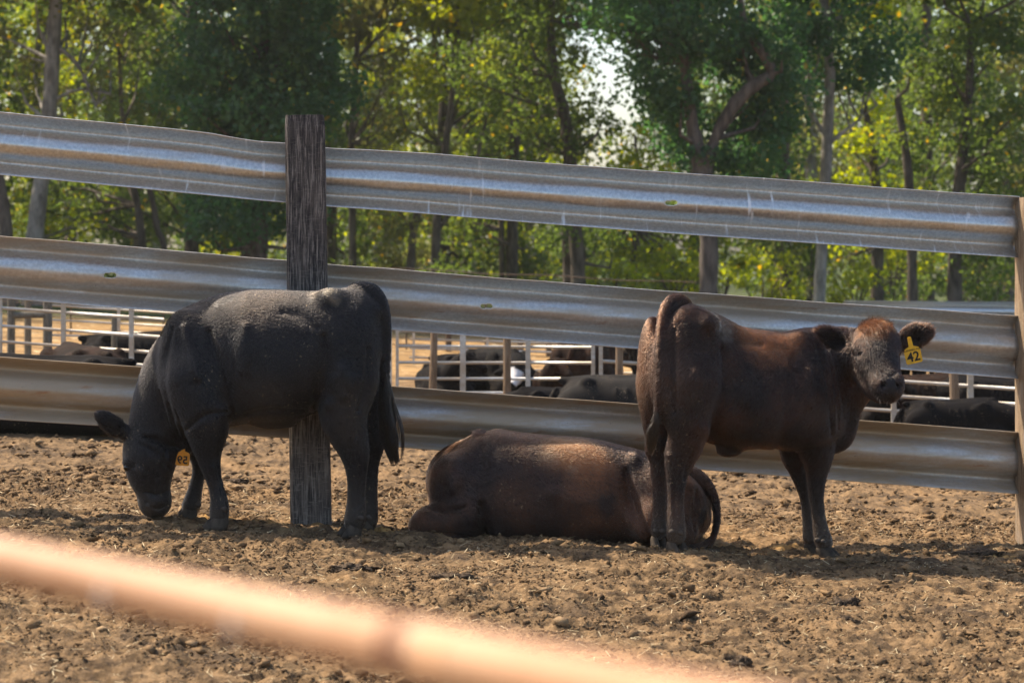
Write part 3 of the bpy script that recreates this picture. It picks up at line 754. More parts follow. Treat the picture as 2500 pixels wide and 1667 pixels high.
    coat_hair('ear_hair', V, Q, 200000, .026, lambda p, n: np.where((p[:, :1] < P(2138, 0)[0]), p - P(2080, 840, .03), p - P(2195, 836, .03)), mh, c.root,
              keep=lambda p, n: np.where(((p[:, 0] < P(2078, 0)[0]) & (p[:, 0] > P(1985, 0)[0]) & (p[:, 2] > c.zv(872)) & (p[:, 1] < .1) & (p[:, 1] > .0)) | (p[:, 0] > P(2200, 0)[0]), .6, 0.0), lift=.5, seed=23)
    tress('tail_switch', [P(1606, 1000, -.34), P(1600, 1040, -.33), P(1594, 1070, -.32), P(1590, 1108, -.31)], 900, [.010, .018, .018, .006], mat_coat('tail_hair_brown', (.016, .012, .009), (.06, .04, .025), .7, mud_z=-1, hair=True, speck=2), c.root, seed=6)
    for u, v, w, an, wp, lp in ((1652, 1338, -.28, math.radians(-62), 50, 62), (1608, 1332, -.11, math.radians(-70), 40, 54), (2016, 1352, .06, math.radians(-22), 46, 66), (1984, 1346, .24, math.radians(-30), 38, 54)):
        c.foot(u, v, w, an, wp, lp)
    c.dew((1640, 1298, -.325), (1662, 1300, -.325), (1600, 1296, -.145), (1616, 1297, -.145), (1996, 1318, .015), (2010, 1322, .01))
    ball('eye', c.root, tuple(P(2108, 866, -.106)), .020, M_EYE); ball('eye', c.root, tuple(P(2188, 868, -.084)), .018, M_EYE)
    ear_tag(c.root, tuple(P(2228, 862, -.03)), '42', 'CRUSHWELL FARM', c.R(41), math.radians(-13), 0.05, M_TAG)
    # slobber and whiskers
    g = np.random.default_rng(4); n = 70
    s0 = np.array([P(g.uniform(2140, 2200), g.uniform(950, 975), -.22 - g.uniform(0, .03)) for i in range(n)])
    dr = np.stack([g.normal(.3, .6, n), -g.uniform(.3, 1, n), g.normal(-.3, .5, n)], 1); dr /= np.linalg.norm(dr, axis=1)[:, None]
    hair_object('whiskers', np.stack([s0, s0 + dr * .018, s0 + dr * .034 + (0, 0, -.005)], 1), [.0005, .0004, .0002], plain('whisker', (.3, .25, .2), .4), c.root)
    return c

# ------------------------------------------------------------------ the steer lying down
def build_lying_cow():
    c = Cow('cow', 'brown cow lying on the dirt behind the hind legs of the cow tagged 42', 12.36, 1380)
    P, L = c.P, c.L
    lo, hi = P(990, 1360, 0), P(1775, 1030, 0)
    f = Field((lo[0], -0.40, -0.05), (hi[0], 0.52, hi[2] + 0.03), 0.0085)
    G = 1316
    c.trunk(f, [(1050, 1215, 1270, .06), (1060, 1170, 1290, .13), (1078, 1124, G, .19), (1116, 1083, G, .235), (1160, 1060, G + 2, .26), (1218, 1049, G + 4, .275), (1286, 1060, G + 5, .285), (1337, 1064, G + 6, .29), (1422, 1069, G + 7, .295), (1473, 1078, G + 8, .295),
                (1524, 1091, G + 8, .285), (1579, 1106, G + 8, .27), (1640, 1132, G + 8, .25), (1684, 1158, G + 6, .215), (1712, 1180, 1305, .155), (1730, 1208, 1275, .08)], n=2.7, egg=0.10, k=0.05)
    f.ell(P(1112, 1205, -.17), (c.R(62), .10, c.R(95)), .08, Matrix.Rotation(-0.3, 3, 'Y'))
    f.chain(L([(1150, 1252, -.20, 46), (1100, 1270, -.22, 37), (1052, 1277, -.22, 29), (1028, 1285, -.21, 22)]), .05, .9)
    f.chain(L([(1030, 1296, -.20, 20), (1070, 1302, -.17, 18), (1120, 1305, -.15, 17)]), .02)
    f.ell(P(1630, 1235, -.20), (c.R(95), .12, c.R(80)), .09, Matrix.Rotation(0.3, 3, 'Y'))
    f.chain(L([(1590, 1270, -.27, 50), (1640, 1295, -.30, 30), (1672, 1305, -.28, 22)]), .06)
    f.ell(P(1700, 1262, -.06), (c.R(26), .09, c.R(38)), .04)
    f.ell(P(1700, 1288, -.04), (c.R(12), .03, c.R(12)), .02)
    # neck folded away behind the shoulder
    f.chain(L([(1120, 1160, .12, 72), (1122, 1190, .27, 62), (1150, 1232, .38, 50), (1190, 1262, .42, 42), (1230, 1282, .42, 28)]), .07)
    f.chain(L([(1672, 1150, -.02, 16), (1702, 1163, -.05, 16), (1730, 1190, -.10, 12.5), (1746, 1228, -.14, 9.5), (1750, 1270, -.18, 7.5), (1741, 1308, -.22, 6), (1722, 1328, -.27, 5), (1695, 1334, -.31, 4.5)]), .02, 1.0, k2=.012)
    V, Q = f.skin(2)
    V = relief(c, V, Q, [(-.024, .030, [(1190, 1320), (1186, 1275), (1176, 1225)]), (-.009, .045, [(1180, 1240), (1158, 1170), (1176, 1090)]), (-.016, .016, [(1046, 1234), (1088, 1240), (1135, 1230)]), (-.020, .034, [(1528, 1150), (1540, 1230), (1585, 1312)]), (-.012, .012, [(1040, 1300), (1090, 1298), (1150, 1306)]), (.014, .035, [(1548, 1120)]), (.014, .05, [(1110, 1130), (1105, 1190)]), (.012, .08, [(1350, 1200), (1430, 1220)]), (-.010, .015, [(1700, 1190), (1690, 1240), (1692, 1285)])])
    spots = [(P(1400, 1095, -.2), .08, .22, (.26, .11, .04), 1.1), (P(1335, 1100, -.26), .02, .09, (.30, .19, .11), .9), (P(1440, 1140, -.28), .05, .18, (.20, .085, .034), 1.0), (P(1390, 1150, -.29), .0, .06, (.26, .17, .11), .6), (P(1350, 1158, -.29), .0, .05, (.012, .009, .008), .9),
             (P(1480, 1230, -.3), .03, .09, (.01, .008, .008), .8), (P(1290, 1200, -.28), .1, .35, (.05, .024, .014), .6), (P(1020, 1270, -.2), .03, .1, (.13, .066, .035), .7), (P(1150, 1150, -.2), .08, .25, (.022, .016, .015), .7), (P(1745, 1260, -.16), .10, .15, (.008, .006, .006), 1.2)]
    base, warm = (.018, .0105, .008), (.10, .043, .021)
    mesh_obj('body', V, Q, mat_coat('brown_coat', base, warm, 1.0, spots, mud_z=-.05), c.root, True)
    mh = mat_coat('brown_coat_hair', base, warm, 1.0, spots, mud_z=-.05, hair=True)
    coat_hair('coat', V, Q, 230000, .014, lambda p, n: np.tile(np.array([.75, 0, -.6]), (len(p), 1)), mh, c.root, seed=31)
    tp = P(1166, 1052, -.02)
    coat_hair('withers_tuft', V, Q, 200000, .04, lambda p, n: np.tile(np.array([-.3, 0, 1.0]), (len(p), 1)), mh, c.root, keep=lambda p, n: np.where(np.linalg.norm((p - tp) * (1, .5, 1), axis=1) < .05, .5, 0.0), lift=.6, seed=32)
    tress('tail_switch', [P(1750, 1275, -.185), P(1742, 1308, -.22), P(1720, 1330, -.27), P(1692, 1338, -.31), P(1668, 1338, -.34)], 900, [.006, .010, .013, .014, .006], mh, c.root, seed=8)
    return c
# ------------------------------------------------------------------ ground: one sheet to the horizon, finely churned where the camera sees it close
def stations(lo, hi, step, far_lo, far_hi, grow=1.16):
    a = list(np.arange(lo, hi, step)); s = step; x = a[-1]
    while x < far_hi: s *= grow; x += s; a.append(x)
    b = []; s = step; x = lo
    while x > far_lo: s *= grow; x -= s; b.append(x)
    return np.array(b[::-1] + a)

GROUND_MAT = mat_ground(); CLOD_MAT = mat_clod()
def churn(X, Y):
    wx, wy = X + .05 * vnoise(X / .13, Y / .13, 3), Y + .05 * vnoise(X / .13 + 9, Y / .13, 2)
    h = 0.026 * vnoise(X / 0.62, Y / 0.62, 0) + 0.030 * vnoise(wx / 0.21, wy / 0.21, 1)
    r = vnoise(wx / 0.085, wy / 0.085, 2)
    h = h + 0.034 * np.clip(r, -0.12, .3) + 0.024 * (.25 - np.abs(vnoise(wx / 0.045, wy / 0.045, 3))) + 0.017 * vnoise(X / 0.026, Y / 0.026, 1) + .008 * (np.random.default_rng(3).random(np.shape(X)) - .5)
    return h
_DX, _DY, _DS = -3.6, 7.0, .01
def _dents():
    """cloven hoofprints stamped into the dirt"""
    D = np.zeros((740, 720), np.float32); g = np.random.default_rng(12)
    for _ in range(420):
        cx, cy, a, r, dp = g.uniform(-3.4, 3.6), g.uniform(7.1, 14), g.uniform(0, 6.28), g.uniform(.045, .065), g.uniform(.012, .030)
        i0, j0 = int((cx - _DX) / _DS), int((cy - _DY) / _DS); k = 14
        if i0 < k or j0 < k or i0 > 740 - k - 1 or j0 > 720 - k - 1: continue
        ii, jj = np.meshgrid(np.arange(-k, k + 1), np.arange(-k, k + 1), indexing='ij'); x, y = ii * _DS, jj * _DS
        p, q = x * math.cos(a) + y * math.sin(a), -x * math.sin(a) + y * math.cos(a)
        d = np.minimum(np.hypot(p, (q - r * .42) * 1.9), np.hypot(p, (q + r * .42) * 1.9)) / r
        D[i0 - k:i0 + k + 1, j0 - k:j0 + k + 1] += -dp * np.clip(1.15 - d ** 2, 0, 1) + .45 * dp * np.exp(-((d - 1.35) / .28) ** 2)
    return D
_DENT = _dents()
def dent(X, Y):
    fx, fy = (np.asarray(X) - _DX) / _DS, (np.asarray(Y) - _DY) / _DS
    ok = (fx > 1) & (fy > 1) & (fx < 737) & (fy < 717); fx, fy = np.clip(fx, 1, 737), np.clip(fy, 1, 717); i, j = fx.astype(int), fy.astype(int); u, v = fx - i, fy - j
    return np.where(ok, (_DENT[i, j] * (1 - u) + _DENT[i + 1, j] * u) * (1 - v) + (_DENT[i, j + 1] * (1 - u) + _DENT[i + 1, j + 1] * u) * v, 0)
def surface_z(X, Y):
    fade = np.clip((Y - 4) / 2, 0, 1) * np.clip((30 - Y) / 8, 0, 1)
    calm = 0.7 + 1.0 * np.clip(vnoise(X / 0.9 + 5, Y / 0.9, 3) + .4, 0, 1)
    return ground_z(X, Y) + churn(X, Y) * fade * calm + dent(X, Y)

def build_ground():
    xs = stations(-3.4, 3.6, 0.0125, -400, 400); ys = stations(7.3, 13.8, 0.014, -60, 13.9); ys = np.concatenate([ys[ys < 13.8], stations(13.82, 21.0, 0.045, 13.82, 700)])
    X, Y = np.meshgrid(xs, ys, indexing='ij')
    Z = surface_z(X, Y)
    nx, ny = X.shape
    V = np.stack([X, Y, Z], -1).reshape(-1, 3)
    i = np.arange(nx * ny).reshape(nx, ny)
    Q = np.stack([i[:-1, :-1], i[1:, :-1], i[1:, 1:], i[:-1, 1:]], -1).reshape(-1, 4)
    o = mesh_obj('ground', V, Q, GROUND_MAT, smooth=True); tag(o, 'churned dry brown dirt of the cattle yard', None, None, 'structure')
    # crumbs and clods
    bm = bmesh.new(); bmesh.ops.create_icosphere(bm, subdivisions=1, radius=1.0)
    bv = np.array([v.co for v in bm.verts]); bf = np.array([[v.index for v in f.verts] for f in bm.faces]); bm.free()
    bm = bmesh.new(); bmesh.ops.create_icosphere(bm, subdivisions=2, radius=1.0)
    bv2 = np.array([v.co for v in bm.verts]); bf2 = np.array([[v.index for v in f.verts] for f in bm.faces]); bm.free()
    def scatter(name, n, rlo, rhi, bv, bf, label, x0=-3.2, x1=3.3, y0=7.2, y1=14.5, flat=.6, sink=.3, pw=2.2):
        g = np.random.default_rng(len(name)); x = g.uniform(x0, x1, n * 2); y = g.uniform(y0, y1, n * 2)
        dens = vnoise(x / .35, y / .35, 2) + vnoise(x / .12, y / .12, 0) + .5
        k = (dens > g.random(n * 2) * .9) & (np.abs(x) < y * .23 + .15); x, y = x[k][:n], y[k][:n]; m = len(x)
        r = rlo + (rhi - rlo) * g.random(m) ** pw
        z = surface_z(x, y) + r * (flat - sink)
        a = g.uniform(0, 6.28, m); sc = np.stack([r * g.uniform(.8, 1.5, m), r * g.uniform(.7, 1.2, m), r * flat * g.uniform(.6, 1.3, m)], 1)
        v = bv[None] * (1 + np.clip(g.normal(0, .42, (m, len(bv), 1)), -.75, .9)) * sc[:, None]
        c, s = np.cos(a)[:, None], np.sin(a)[:, None]
        v = np.stack([v[..., 0] * c - v[..., 1] * s, v[..., 0] * s + v[..., 1] * c, v[..., 2]], -1) + np.stack([x, y, z], 1)[:, None]
        f = (bf[None] + (np.arange(m) * len(bv))[:, None, None]).reshape(-1, 3)
        o = mesh_obj(name, v.reshape(-1, 3), f, CLOD_MAT); tag(o, label, None, None, 'stuff')
    oct_v = np.array([(1, 0, 0), (-1, 0, 0), (0, 1, 0), (0, -1, 0), (0, 0, 1), (0, 0, -1)], float); oct_f = np.array([(0, 2, 4), (2, 1, 4), (1, 3, 4), (3, 0, 4), (2, 0, 5), (1, 2, 5), (3, 1, 5), (0, 3, 5)])
    scatter('dirt_crumbs', 70000, .003, .0095, oct_v, oct_f, 'fine crumbs of dry manure littering the yard', pw=1.6)
    scatter('dirt_clods', 2600, .009, .030, bv, bf, 'loose clods of dry earth and manure scattered over the yard', pw=3.5, sink=.45)
    scatter('dirt_lumps', 12000, .008, .030, oct_v, oct_f, 'dirt lumps on the ground beyond the fence', x0=-6, x1=6.5, y0=13.5, y1=24, pw=2.5)
    # straw
    g = np.random.default_rng(77); n = 9000
    x = g.uniform(-3, 3.1, n); y = g.uniform(7.2, 14, n); k = np.abs(x) < y * .23 + .1; x, y = x[k], y[k]; n = len(x)
    L = g.uniform(.012, .05, n); a = g.uniform(0, 6.28, n); t = g.normal(0, .25, n)
    d = np.stack([np.cos(a) * np.cos(t), np.sin(a) * np.cos(t), np.sin(t)], 1) * L[:, None] / 2
    c = np.stack([x, y, surface_z(x, y) + .006], 1); w = np.stack([-np.sin(a), np.cos(a), np.full(n, .3)], 1) * g.uniform(.0007, .0016, n)[:, None]
    v = np.stack([c - d - w, c + d - w, c + d + w, c - d + w], 1).reshape(-1, 3)
    o = mesh_obj('straw', v, np.arange(n * 4).reshape(-1, 4), simple_mat('straw', (.34, .25, .12), (.62, .5, .3), 3, .7)); tag(o, 'short bits of pale straw strewn over the dirt', None, None, 'stuff')

DUNG = simple_mat('dried_dung', (.030, .020, .013), (.13, .092, .060), 60, .9, bump=1.0, bdist=.008, spec=.1)
def build_dung():
    """the larger dried pats one can pick out"""
    g = np.random.default_rng(9)
    for u, v, wpx, hpx, lab in ((2290, 1437, 120, 40, 'dark thick dung pat lit on its rim, right of the standing cow'), (2055, 1470, 110, 46, 'flaky grey dung pat below the front hooves of the cow tagged 42'),
                                (850, 1394, 130, 30, 'flat crusted dung pat just below the hind hooves of the grazing cow'), (1110, 1416, 130, 34, 'dark crumbling dung pat below the lying cow'),
                                (200, 1298, 120, 22, 'dark wet looking dung pat under the muzzle side of the grazing cow'), (575, 1178, 90, 18, 'dark dung pat on the ground behind the forelegs of the grazing cow'), (2062, 1528, 70, 24, 'small pale grey dung flake low in the yard'),
                                (1800, 1620, 90, 60, 'upright clod of dung and straw at the bottom of the yard'), (2390, 1358, 150, 24, 'grey dung patch at the foot of the end post'), (1730, 1352, 60, 22, 'grey clod beside the tail of the lying cow'), (640, 1421, 70, 18, 'dark flat dung flake above the foreground pipe')):
        y = 12.0
        for _ in range(8):
            x = (u - CX) * y / F; y = F * (CAMH - float(ground_z(x, y))) / (v - VH)
        s = F / y; a, h = wpx / s / 2, hpx / s * .55
        bm = bmesh.new(); bmesh.ops.create_icosphere(bm, subdivisions=4, radius=1.0)
        V = np.array([p.co for p in bm.verts]); fc = np.array([[p.index for p in q.verts] for q in bm.faces]); bm.free()
        ox = g.uniform(0, 99)
        n = vnoise(V[:, 0] * 3 + ox, V[:, 1] * 3 + V[:, 2] * 2, 0) * .5 + vnoise(V[:, 0] * 8 + ox, V[:, 1] * 8 + V[:, 2] * 5, 1) * .35 + vnoise(V[:, 0] * 19 + ox, V[:, 1] * 19 + V[:, 2] * 9, 2) * .2
        V = V * (1 + n[:, None] * 1.5) * np.array([a * .8, a * .6, h * .8])
        V[:, 2] = np.maximum(V[:, 2], -.01)
        o = mesh_obj('dung_pat', V, fc, DUNG, loc=(x, y, float(surface_z(np.array(x), np.array(y))) - .004))
        o.rotation_euler = (0, 0, g.uniform(-.4, .4))
        tag(o, lab, 'dung', 'dried dung pats in the yard')

# ------------------------------------------------------------------ guard-rail fence
RAIL_PROFILE = np.array([(0, 0), (.02, .006), (.06, .026), (.11, .055), (.155, .075), (.19, .083), (.215, .083), (.245, .075), (.28, .055), (.32, .033), (.37, .017), (.43, .006), (.5, 0), (.57, .006), (.63, .017), (.68, .033), (.72, .055), (.755, .075),
                         (.785, .083), (.81, .083), (.845, .075), (.89, .055), (.94, .026), (.98, .006), (1, 0)], float)   # (fraction down, metres away from the viewer)
FENCE_M = 0.0933
def fence_y(x): return 12.655 + FENCE_M * x
def rail(name, parent, knots, mat, label, slots=(), wav=0.0, seed=0):
    """knots: (u, top v, bottom v); slots: (u, v, width px, height px) cut right through"""
    us = [k[0] for k in knots]; U = list(np.arange(us[0], us[-1], 14.0)) + [us[-1]]
    for su, sv, sw, sh in slots: U += list(su + sw * np.array([-.5, -.42, -.3, 0, .3, .42, .5]))
    U = np.array(sorted(set(round(float(q), 2) for q in U)))
    top = smooth1d(us, [k[1] for k in knots], U); bot = smooth1d(us, [k[2] for k in knots], U)
    T = np.linspace(0, 1, 73); Dp = smooth1d(RAIL_PROFILE[:, 0], RAIL_PROFILE[:, 1], T)
    g = np.random.default_rng(seed); ph = g.uniform(0, 6, 6)
    wave = sum(np.sin(U / w + p) * a for w, p, a in ((31, ph[0], .5), (67, ph[1], .8), (143, ph[2], 1.0))) * wav
    x = np.array([(u - CX) for u in U]) ; x = (u_ := x) * 12.6 / F
    for _ in range(4): x = u_ * fence_y(x) / F
    y = fence_y(x)
    V = np.zeros((len(U), len(T), 3))
    zt = CAMH - (top + wave * 1.0 - VH) * y / F; zb = CAMH - (bot - VH) * y / F
    dent = (np.sin(U / 90 + ph[3]) * .004 + np.sin(U / 37 + ph[4]) * .002)
    for j, t in enumerate(T):
        V[:, j, 0] = x; V[:, j, 1] = y - .04 + Dp[j] + dent * math.sin(math.pi * t * 3); V[:, j, 2] = zt + (zb - zt) * t
    n, m = len(U), len(T); idx = np.arange(n * m).reshape(n, m)
    faces = []
    vv = VH + (CAMH - V[..., 2]) * F / y[:, None]
    for i in range(n - 1):
        uc = (U[i] + U[i + 1]) / 2
        for j in range(m - 1):
            vc = (vv[i, j] + vv[i, j + 1] + vv[i + 1, j] + vv[i + 1, j + 1]) / 4; hole = False
            for su, sv, sw, sh in slots:
                if abs(uc - su) < sw / 2:
                    e = max(abs(uc - su) - (sw - sh) / 2, 0) / (sh / 2)
                    if abs(vc - sv) < sh / 2 * math.sqrt(max(1 - e * e, 0)) + .4: hole = True
            if not hole: faces.append((idx[i, j], idx[i + 1, j], idx[i + 1, j + 1], idx[i, j + 1]))
    o = np.array([x[0], y[0], float(ground_z(x[0], y[0]))])
    V = V.reshape(-1, 3) - np.array(parent.location)
    r = mesh_obj(name, V, np.array(faces), mat, parent, True)
    md = r.modifiers.new('thickness', 'SOLIDIFY'); md.thickness = .0032; md.offset = 0
    tag(r, label)
    return r

def post(parent, name, u0t, u0b, vt, vb, wd, yc, mat, yaw, label=None, chamfer=.014, depth=.2):
    top, bot = unproj(u0t, vt, yc), unproj(u0b, vb, yc)
    bot[2] = float(ground_z(bot[0], bot[1])) - .25
    H = top[2] - bot[2]
    nz = 40; V = []; Fc = []
    g = np.random.default_rng(int(u0t)); w2, d2 = wd / 2, depth / 2
    prof = [(-w2, -d2 + chamfer), (-w2 + chamfer, -d2), (0, -d2), (w2 - chamfer, -d2), (w2, -d2 + chamfer), (w2, 0), (w2, d2 - chamfer), (w2 - chamfer, d2), (0, d2), (-w2 + chamfer, d2), (-w2, d2 - chamfer), (-w2, 0)]
    n = len(prof); ca, sa = math.cos(yaw), math.sin(yaw)
    for k in range(nz + 1):
        t = k / nz; c = bot + (top - bot) * t; kx = 1 - .03 * t
        if k == nz: kx *= .955
        for i, (px, py) in enumerate(prof):
            e = .0028 * vnoise(np.array(px * 30 + i * 1.7), np.array(t * H * 7.0), 1) * 2
            px2, py2 = px * kx * (1 + e * 4) , py * kx * (1 + e * 4)
            V.append((c[0] + px2 * ca - py2 * sa, c[1] + px2 * sa + py2 * ca, c[2] - (.010 * vnoise(np.array(i * 1.3), np.array(2.5), 2) if k >= nz - 1 else 0)))
    for k in range(nz):
        for i in range(n): Fc.append((k * n + i, k * n + (i + 1) % n, (k + 1) * n + (i + 1) % n, (k + 1) * n + i))
    Fc.append(tuple(nz * n + i for i in range(n))); Fc.append(tuple(reversed(range(n))))
    o = mesh_obj(name, np.array(V) - np.array(parent.location), Fc, mat, parent, False)
    if label: tag(o, label)
    return o

def build_fence():
    root = empty('cattle_fence', (-1.02, 12.55, float(ground_z(-1.02, 12.55))))
    tag(root, 'sloping cattle fence of three galvanised guard rails on square timber posts', 'fence')
    m1 = mat_rail('galvanised_clean', .2, .15, True); m2 = mat_rail('galvanised_dusty', .74, .7, False); m3 = mat_rail('galvanised_muddy', 1.15, 1.0, False)
    L1 = [(-260, 248, 402), (0, 274, 427), (260, 300, 452), (450, 319, 471), (520, 327, 478), (580, 338, 484), (640, 347, 490), (690, 350, 494), (735, 353, 498)]
    R1 = [(750, 356, 499), (800, 362, 504), (900, 367, 511), (1050, 376, 523), (1300, 396, 544), (1600, 419, 567), (2000, 446, 595), (2350, 472, 620), (2486, 480, 629)]
    L2 = [(-260, 553, 703), (0, 576, 727), (250, 596, 748), (430, 611, 761), (690, 635, 783), (735, 638, 787)]
    R2 = [(750, 640, 788), (800, 645, 793), (950, 656, 804), (1250, 680, 827), (1520, 702, 848), (1900, 729, 877), (2200, 750, 901), (2486, 771, 924)]
    L3 = [(-260, 850, 1003), (0, 870, 1022), (366, 896, 1045), (735, 924, 1070)]
    R3 = [(750, 926, 1071), (950, 941, 1088), (1250, 963, 1110), (1560, 985, 1133), (2000, 1017, 1167), (2320, 1041, 1191), (2486, 1053, 1204)]
    rail('rail', root, L1, m1, 'top rail before the post, dented near its end', wav=.35, seed=1)
    rail('rail', root, R1, m1, 'top rail past the post, streaked with white droppings', [(1638, 496, 29, 10)], wav=.35, seed=2)
    rail('rail', root, L2, m2, 'middle rail before the post with one slot', [(272, 672, 30, 10)], wav=.5, seed=3)
    rail('rail', root, R2, m2, 'middle rail past the post with one slot', [(1188, 747, 29, 9)], wav=.6, seed=4)
    rail('rail', root, L3, m3, 'muddy lower rail before the post', wav=.25, seed=5)
    rail('rail', root, R3, m3, 'muddy lower rail past the post', wav=.25, seed=6)
    yaw = math.atan(FENCE_M)
    mw = mat_wood('weathered_post', (.045, .038, .034), (.30, .255, .215), (.15, .122, .10), .42, char=1.35)
    mw2 = mat_wood('pale_post', (.16, .105, .06), (.36, .26, .165), (.24, .19, .14), .4)
    post(root, 'post', 744, 761, 283, 1268, .207, fence_y(-1.03) - .145, mw, yaw, 'dark weathered square post with a split down its face')
    post(root, 'post', 2533, 2536, 482, 1338, .20, fence_y(2.72) - .06, mw2, yaw, 'pale sunlit end post')
    for v in (556, 850, 1128):   # bolts holding the rails at the end post
        p = unproj(2480, v, fence_y(2.6) - .02)
        MB().tube([p - np.array(root.location), p + (0, .05, 0) - np.array(root.location)], .012, 8).build('bolt', plain('rusty_bolt', (.09, .045, .02), .7), root)
    return root

# ------------------------------------------------------------------ out-of-focus pipe close to the lens
def build_pipe():
    m, nt, out = new_mat('sunlit_rusty_pipe'); b = NB(nt); co = b.coord()
    c = b.mix(b.ramp(b.noise(co, 9, 4, .6), .3, .7), (.40, .205, .10), (.48, .275, .15))
    p = b.principled(Base_Color=c, Roughness=.6, Specular_IOR_Level=.4); nt.links.new(p.outputs[0], out.inputs[0])
    zt = 1.183
    A = np.array([-.3375, 1.62]); B = np.array([-.1479, 1.382]); d = (B - A) / np.linalg.norm(B - A)
    p0 = A - d * 1.6; p1 = A + d * 1.75
    root = empty('pipe_fence', (A[0], A[1], float(ground_z(A[0], A[1])))); tag(root, 'blurred orange brown pipe crossing the near bottom corner', 'fence')
    o = np.array(root.location)
    R3 = lambda q, z: np.array([q[0], q[1], z]) - o
    MB().tube([R3(p0, zt), R3(p1, zt)], .0155, 24).build('pipe', m, root, True)
    dk = simple_mat('rusty_weld', (.16, .06, .03), (.28, .12, .06), 40, .8)
    j = None
    for uu, rr, ww, mt in ((998, .0164, .010, dk), (1045, .0160, .05, m)):
        t = 0
        for k in range(400):
            q = A + d * (k * .002 - .1)
            if CX + F * q[0] / q[1] >= uu: break
        MB().tube([R3(q - d * ww / 2, zt), R3(q + d * ww / 2, zt)], rr, 24).build('coupling', mt, root, True)
    wht = plain('dried_white_splash', (.72, .56, .42), .7)
    for uu in (305, 625):
        for k in range(600):
            q = A + d * (k * .002 - .3)
            if CX + F * q[0] / q[1] >= uu: break
        nrm = np.array([-d[1], d[0]]); nrm = nrm if nrm[1] < 0 else -nrm
        ball('white_splash', root, tuple(R3(q + nrm * .0135, zt - .004)), (.006, .004, .008), wht)
    for q in (p0, p1):
        g0 = float(ground_z(q[0], q[1]))
        MB().tube([np.array([q[0], q[1], g0 - .3]) - o, R3(q, zt)], .03, 16).build('post', m, root, True)
# ------------------------------------------------------------------ pens behind the fence
GALV = mat_rail('pen_pipe_steel', .8, .5, False)
POST_WOOD = mat_wood('round_pen_post', (.14, .09, .052), (.30, .205, .125), (.22, .165, .115), .4)
POST_GREY = mat_wood('grey_pen_post', (.10, .085, .06), (.22, .19, .14), (.16, .145, .12), .4)

def pen_panel(label, y, u0, u1, rows, ups, r=.0135, v_low=None):
    a = unproj(u0, 700, y); root = empty('livestock_gate', (a[0], y, float(ground_z(a[0], y)))); tag(root, label, 'pen panel', 'pipe panels of the pens behind the fence')
    o = np.array(root.location)
    for v0, v1 in rows:
        MB().tube([unproj(u0, v0, y) - o, unproj(u1, v1, y) - o], r, 10).build('rail', GALV, root, True)
    for u, w in ups:
        x = (u - CX) * y / F; t = (u - u0) / (u1 - u0); vt = rows[0][0] + (rows[0][1] - rows[0][0]) * t
        zt = CAMH - (vt - VH) * y / F + .03; zb = float(ground_z(x, y)) - .05; wm = w * y / F
        MB().box((x - o[0], -.002, (zt + zb) / 2 - o[2]), (wm, .036, zt - zb)).build('upright', GALV, root)
    return root

def pen_post(label, u, vt, wpx, y, mat, lean=0.0):
    x = (u - CX) * y / F; zt = CAMH - (vt - VH) * y / F; g0 = float(ground_z(x, y)); r = wpx * y / F / 2
    pts = [(lean * t * .1, 0, -.2 + (zt - g0 + .2) * t) for t in np.linspace(0, 1, 9)]
    rr = [r * (1.06 - .1 * t + .03 * math.sin(u + t * 9)) for t in np.linspace(0, 1, 9)]
    o = MB().tube(pts, rr, 12).build('pen_post', mat, None, False, (x, y, g0))
    tag(o, label, 'post', 'timber posts among the pens')
    return o

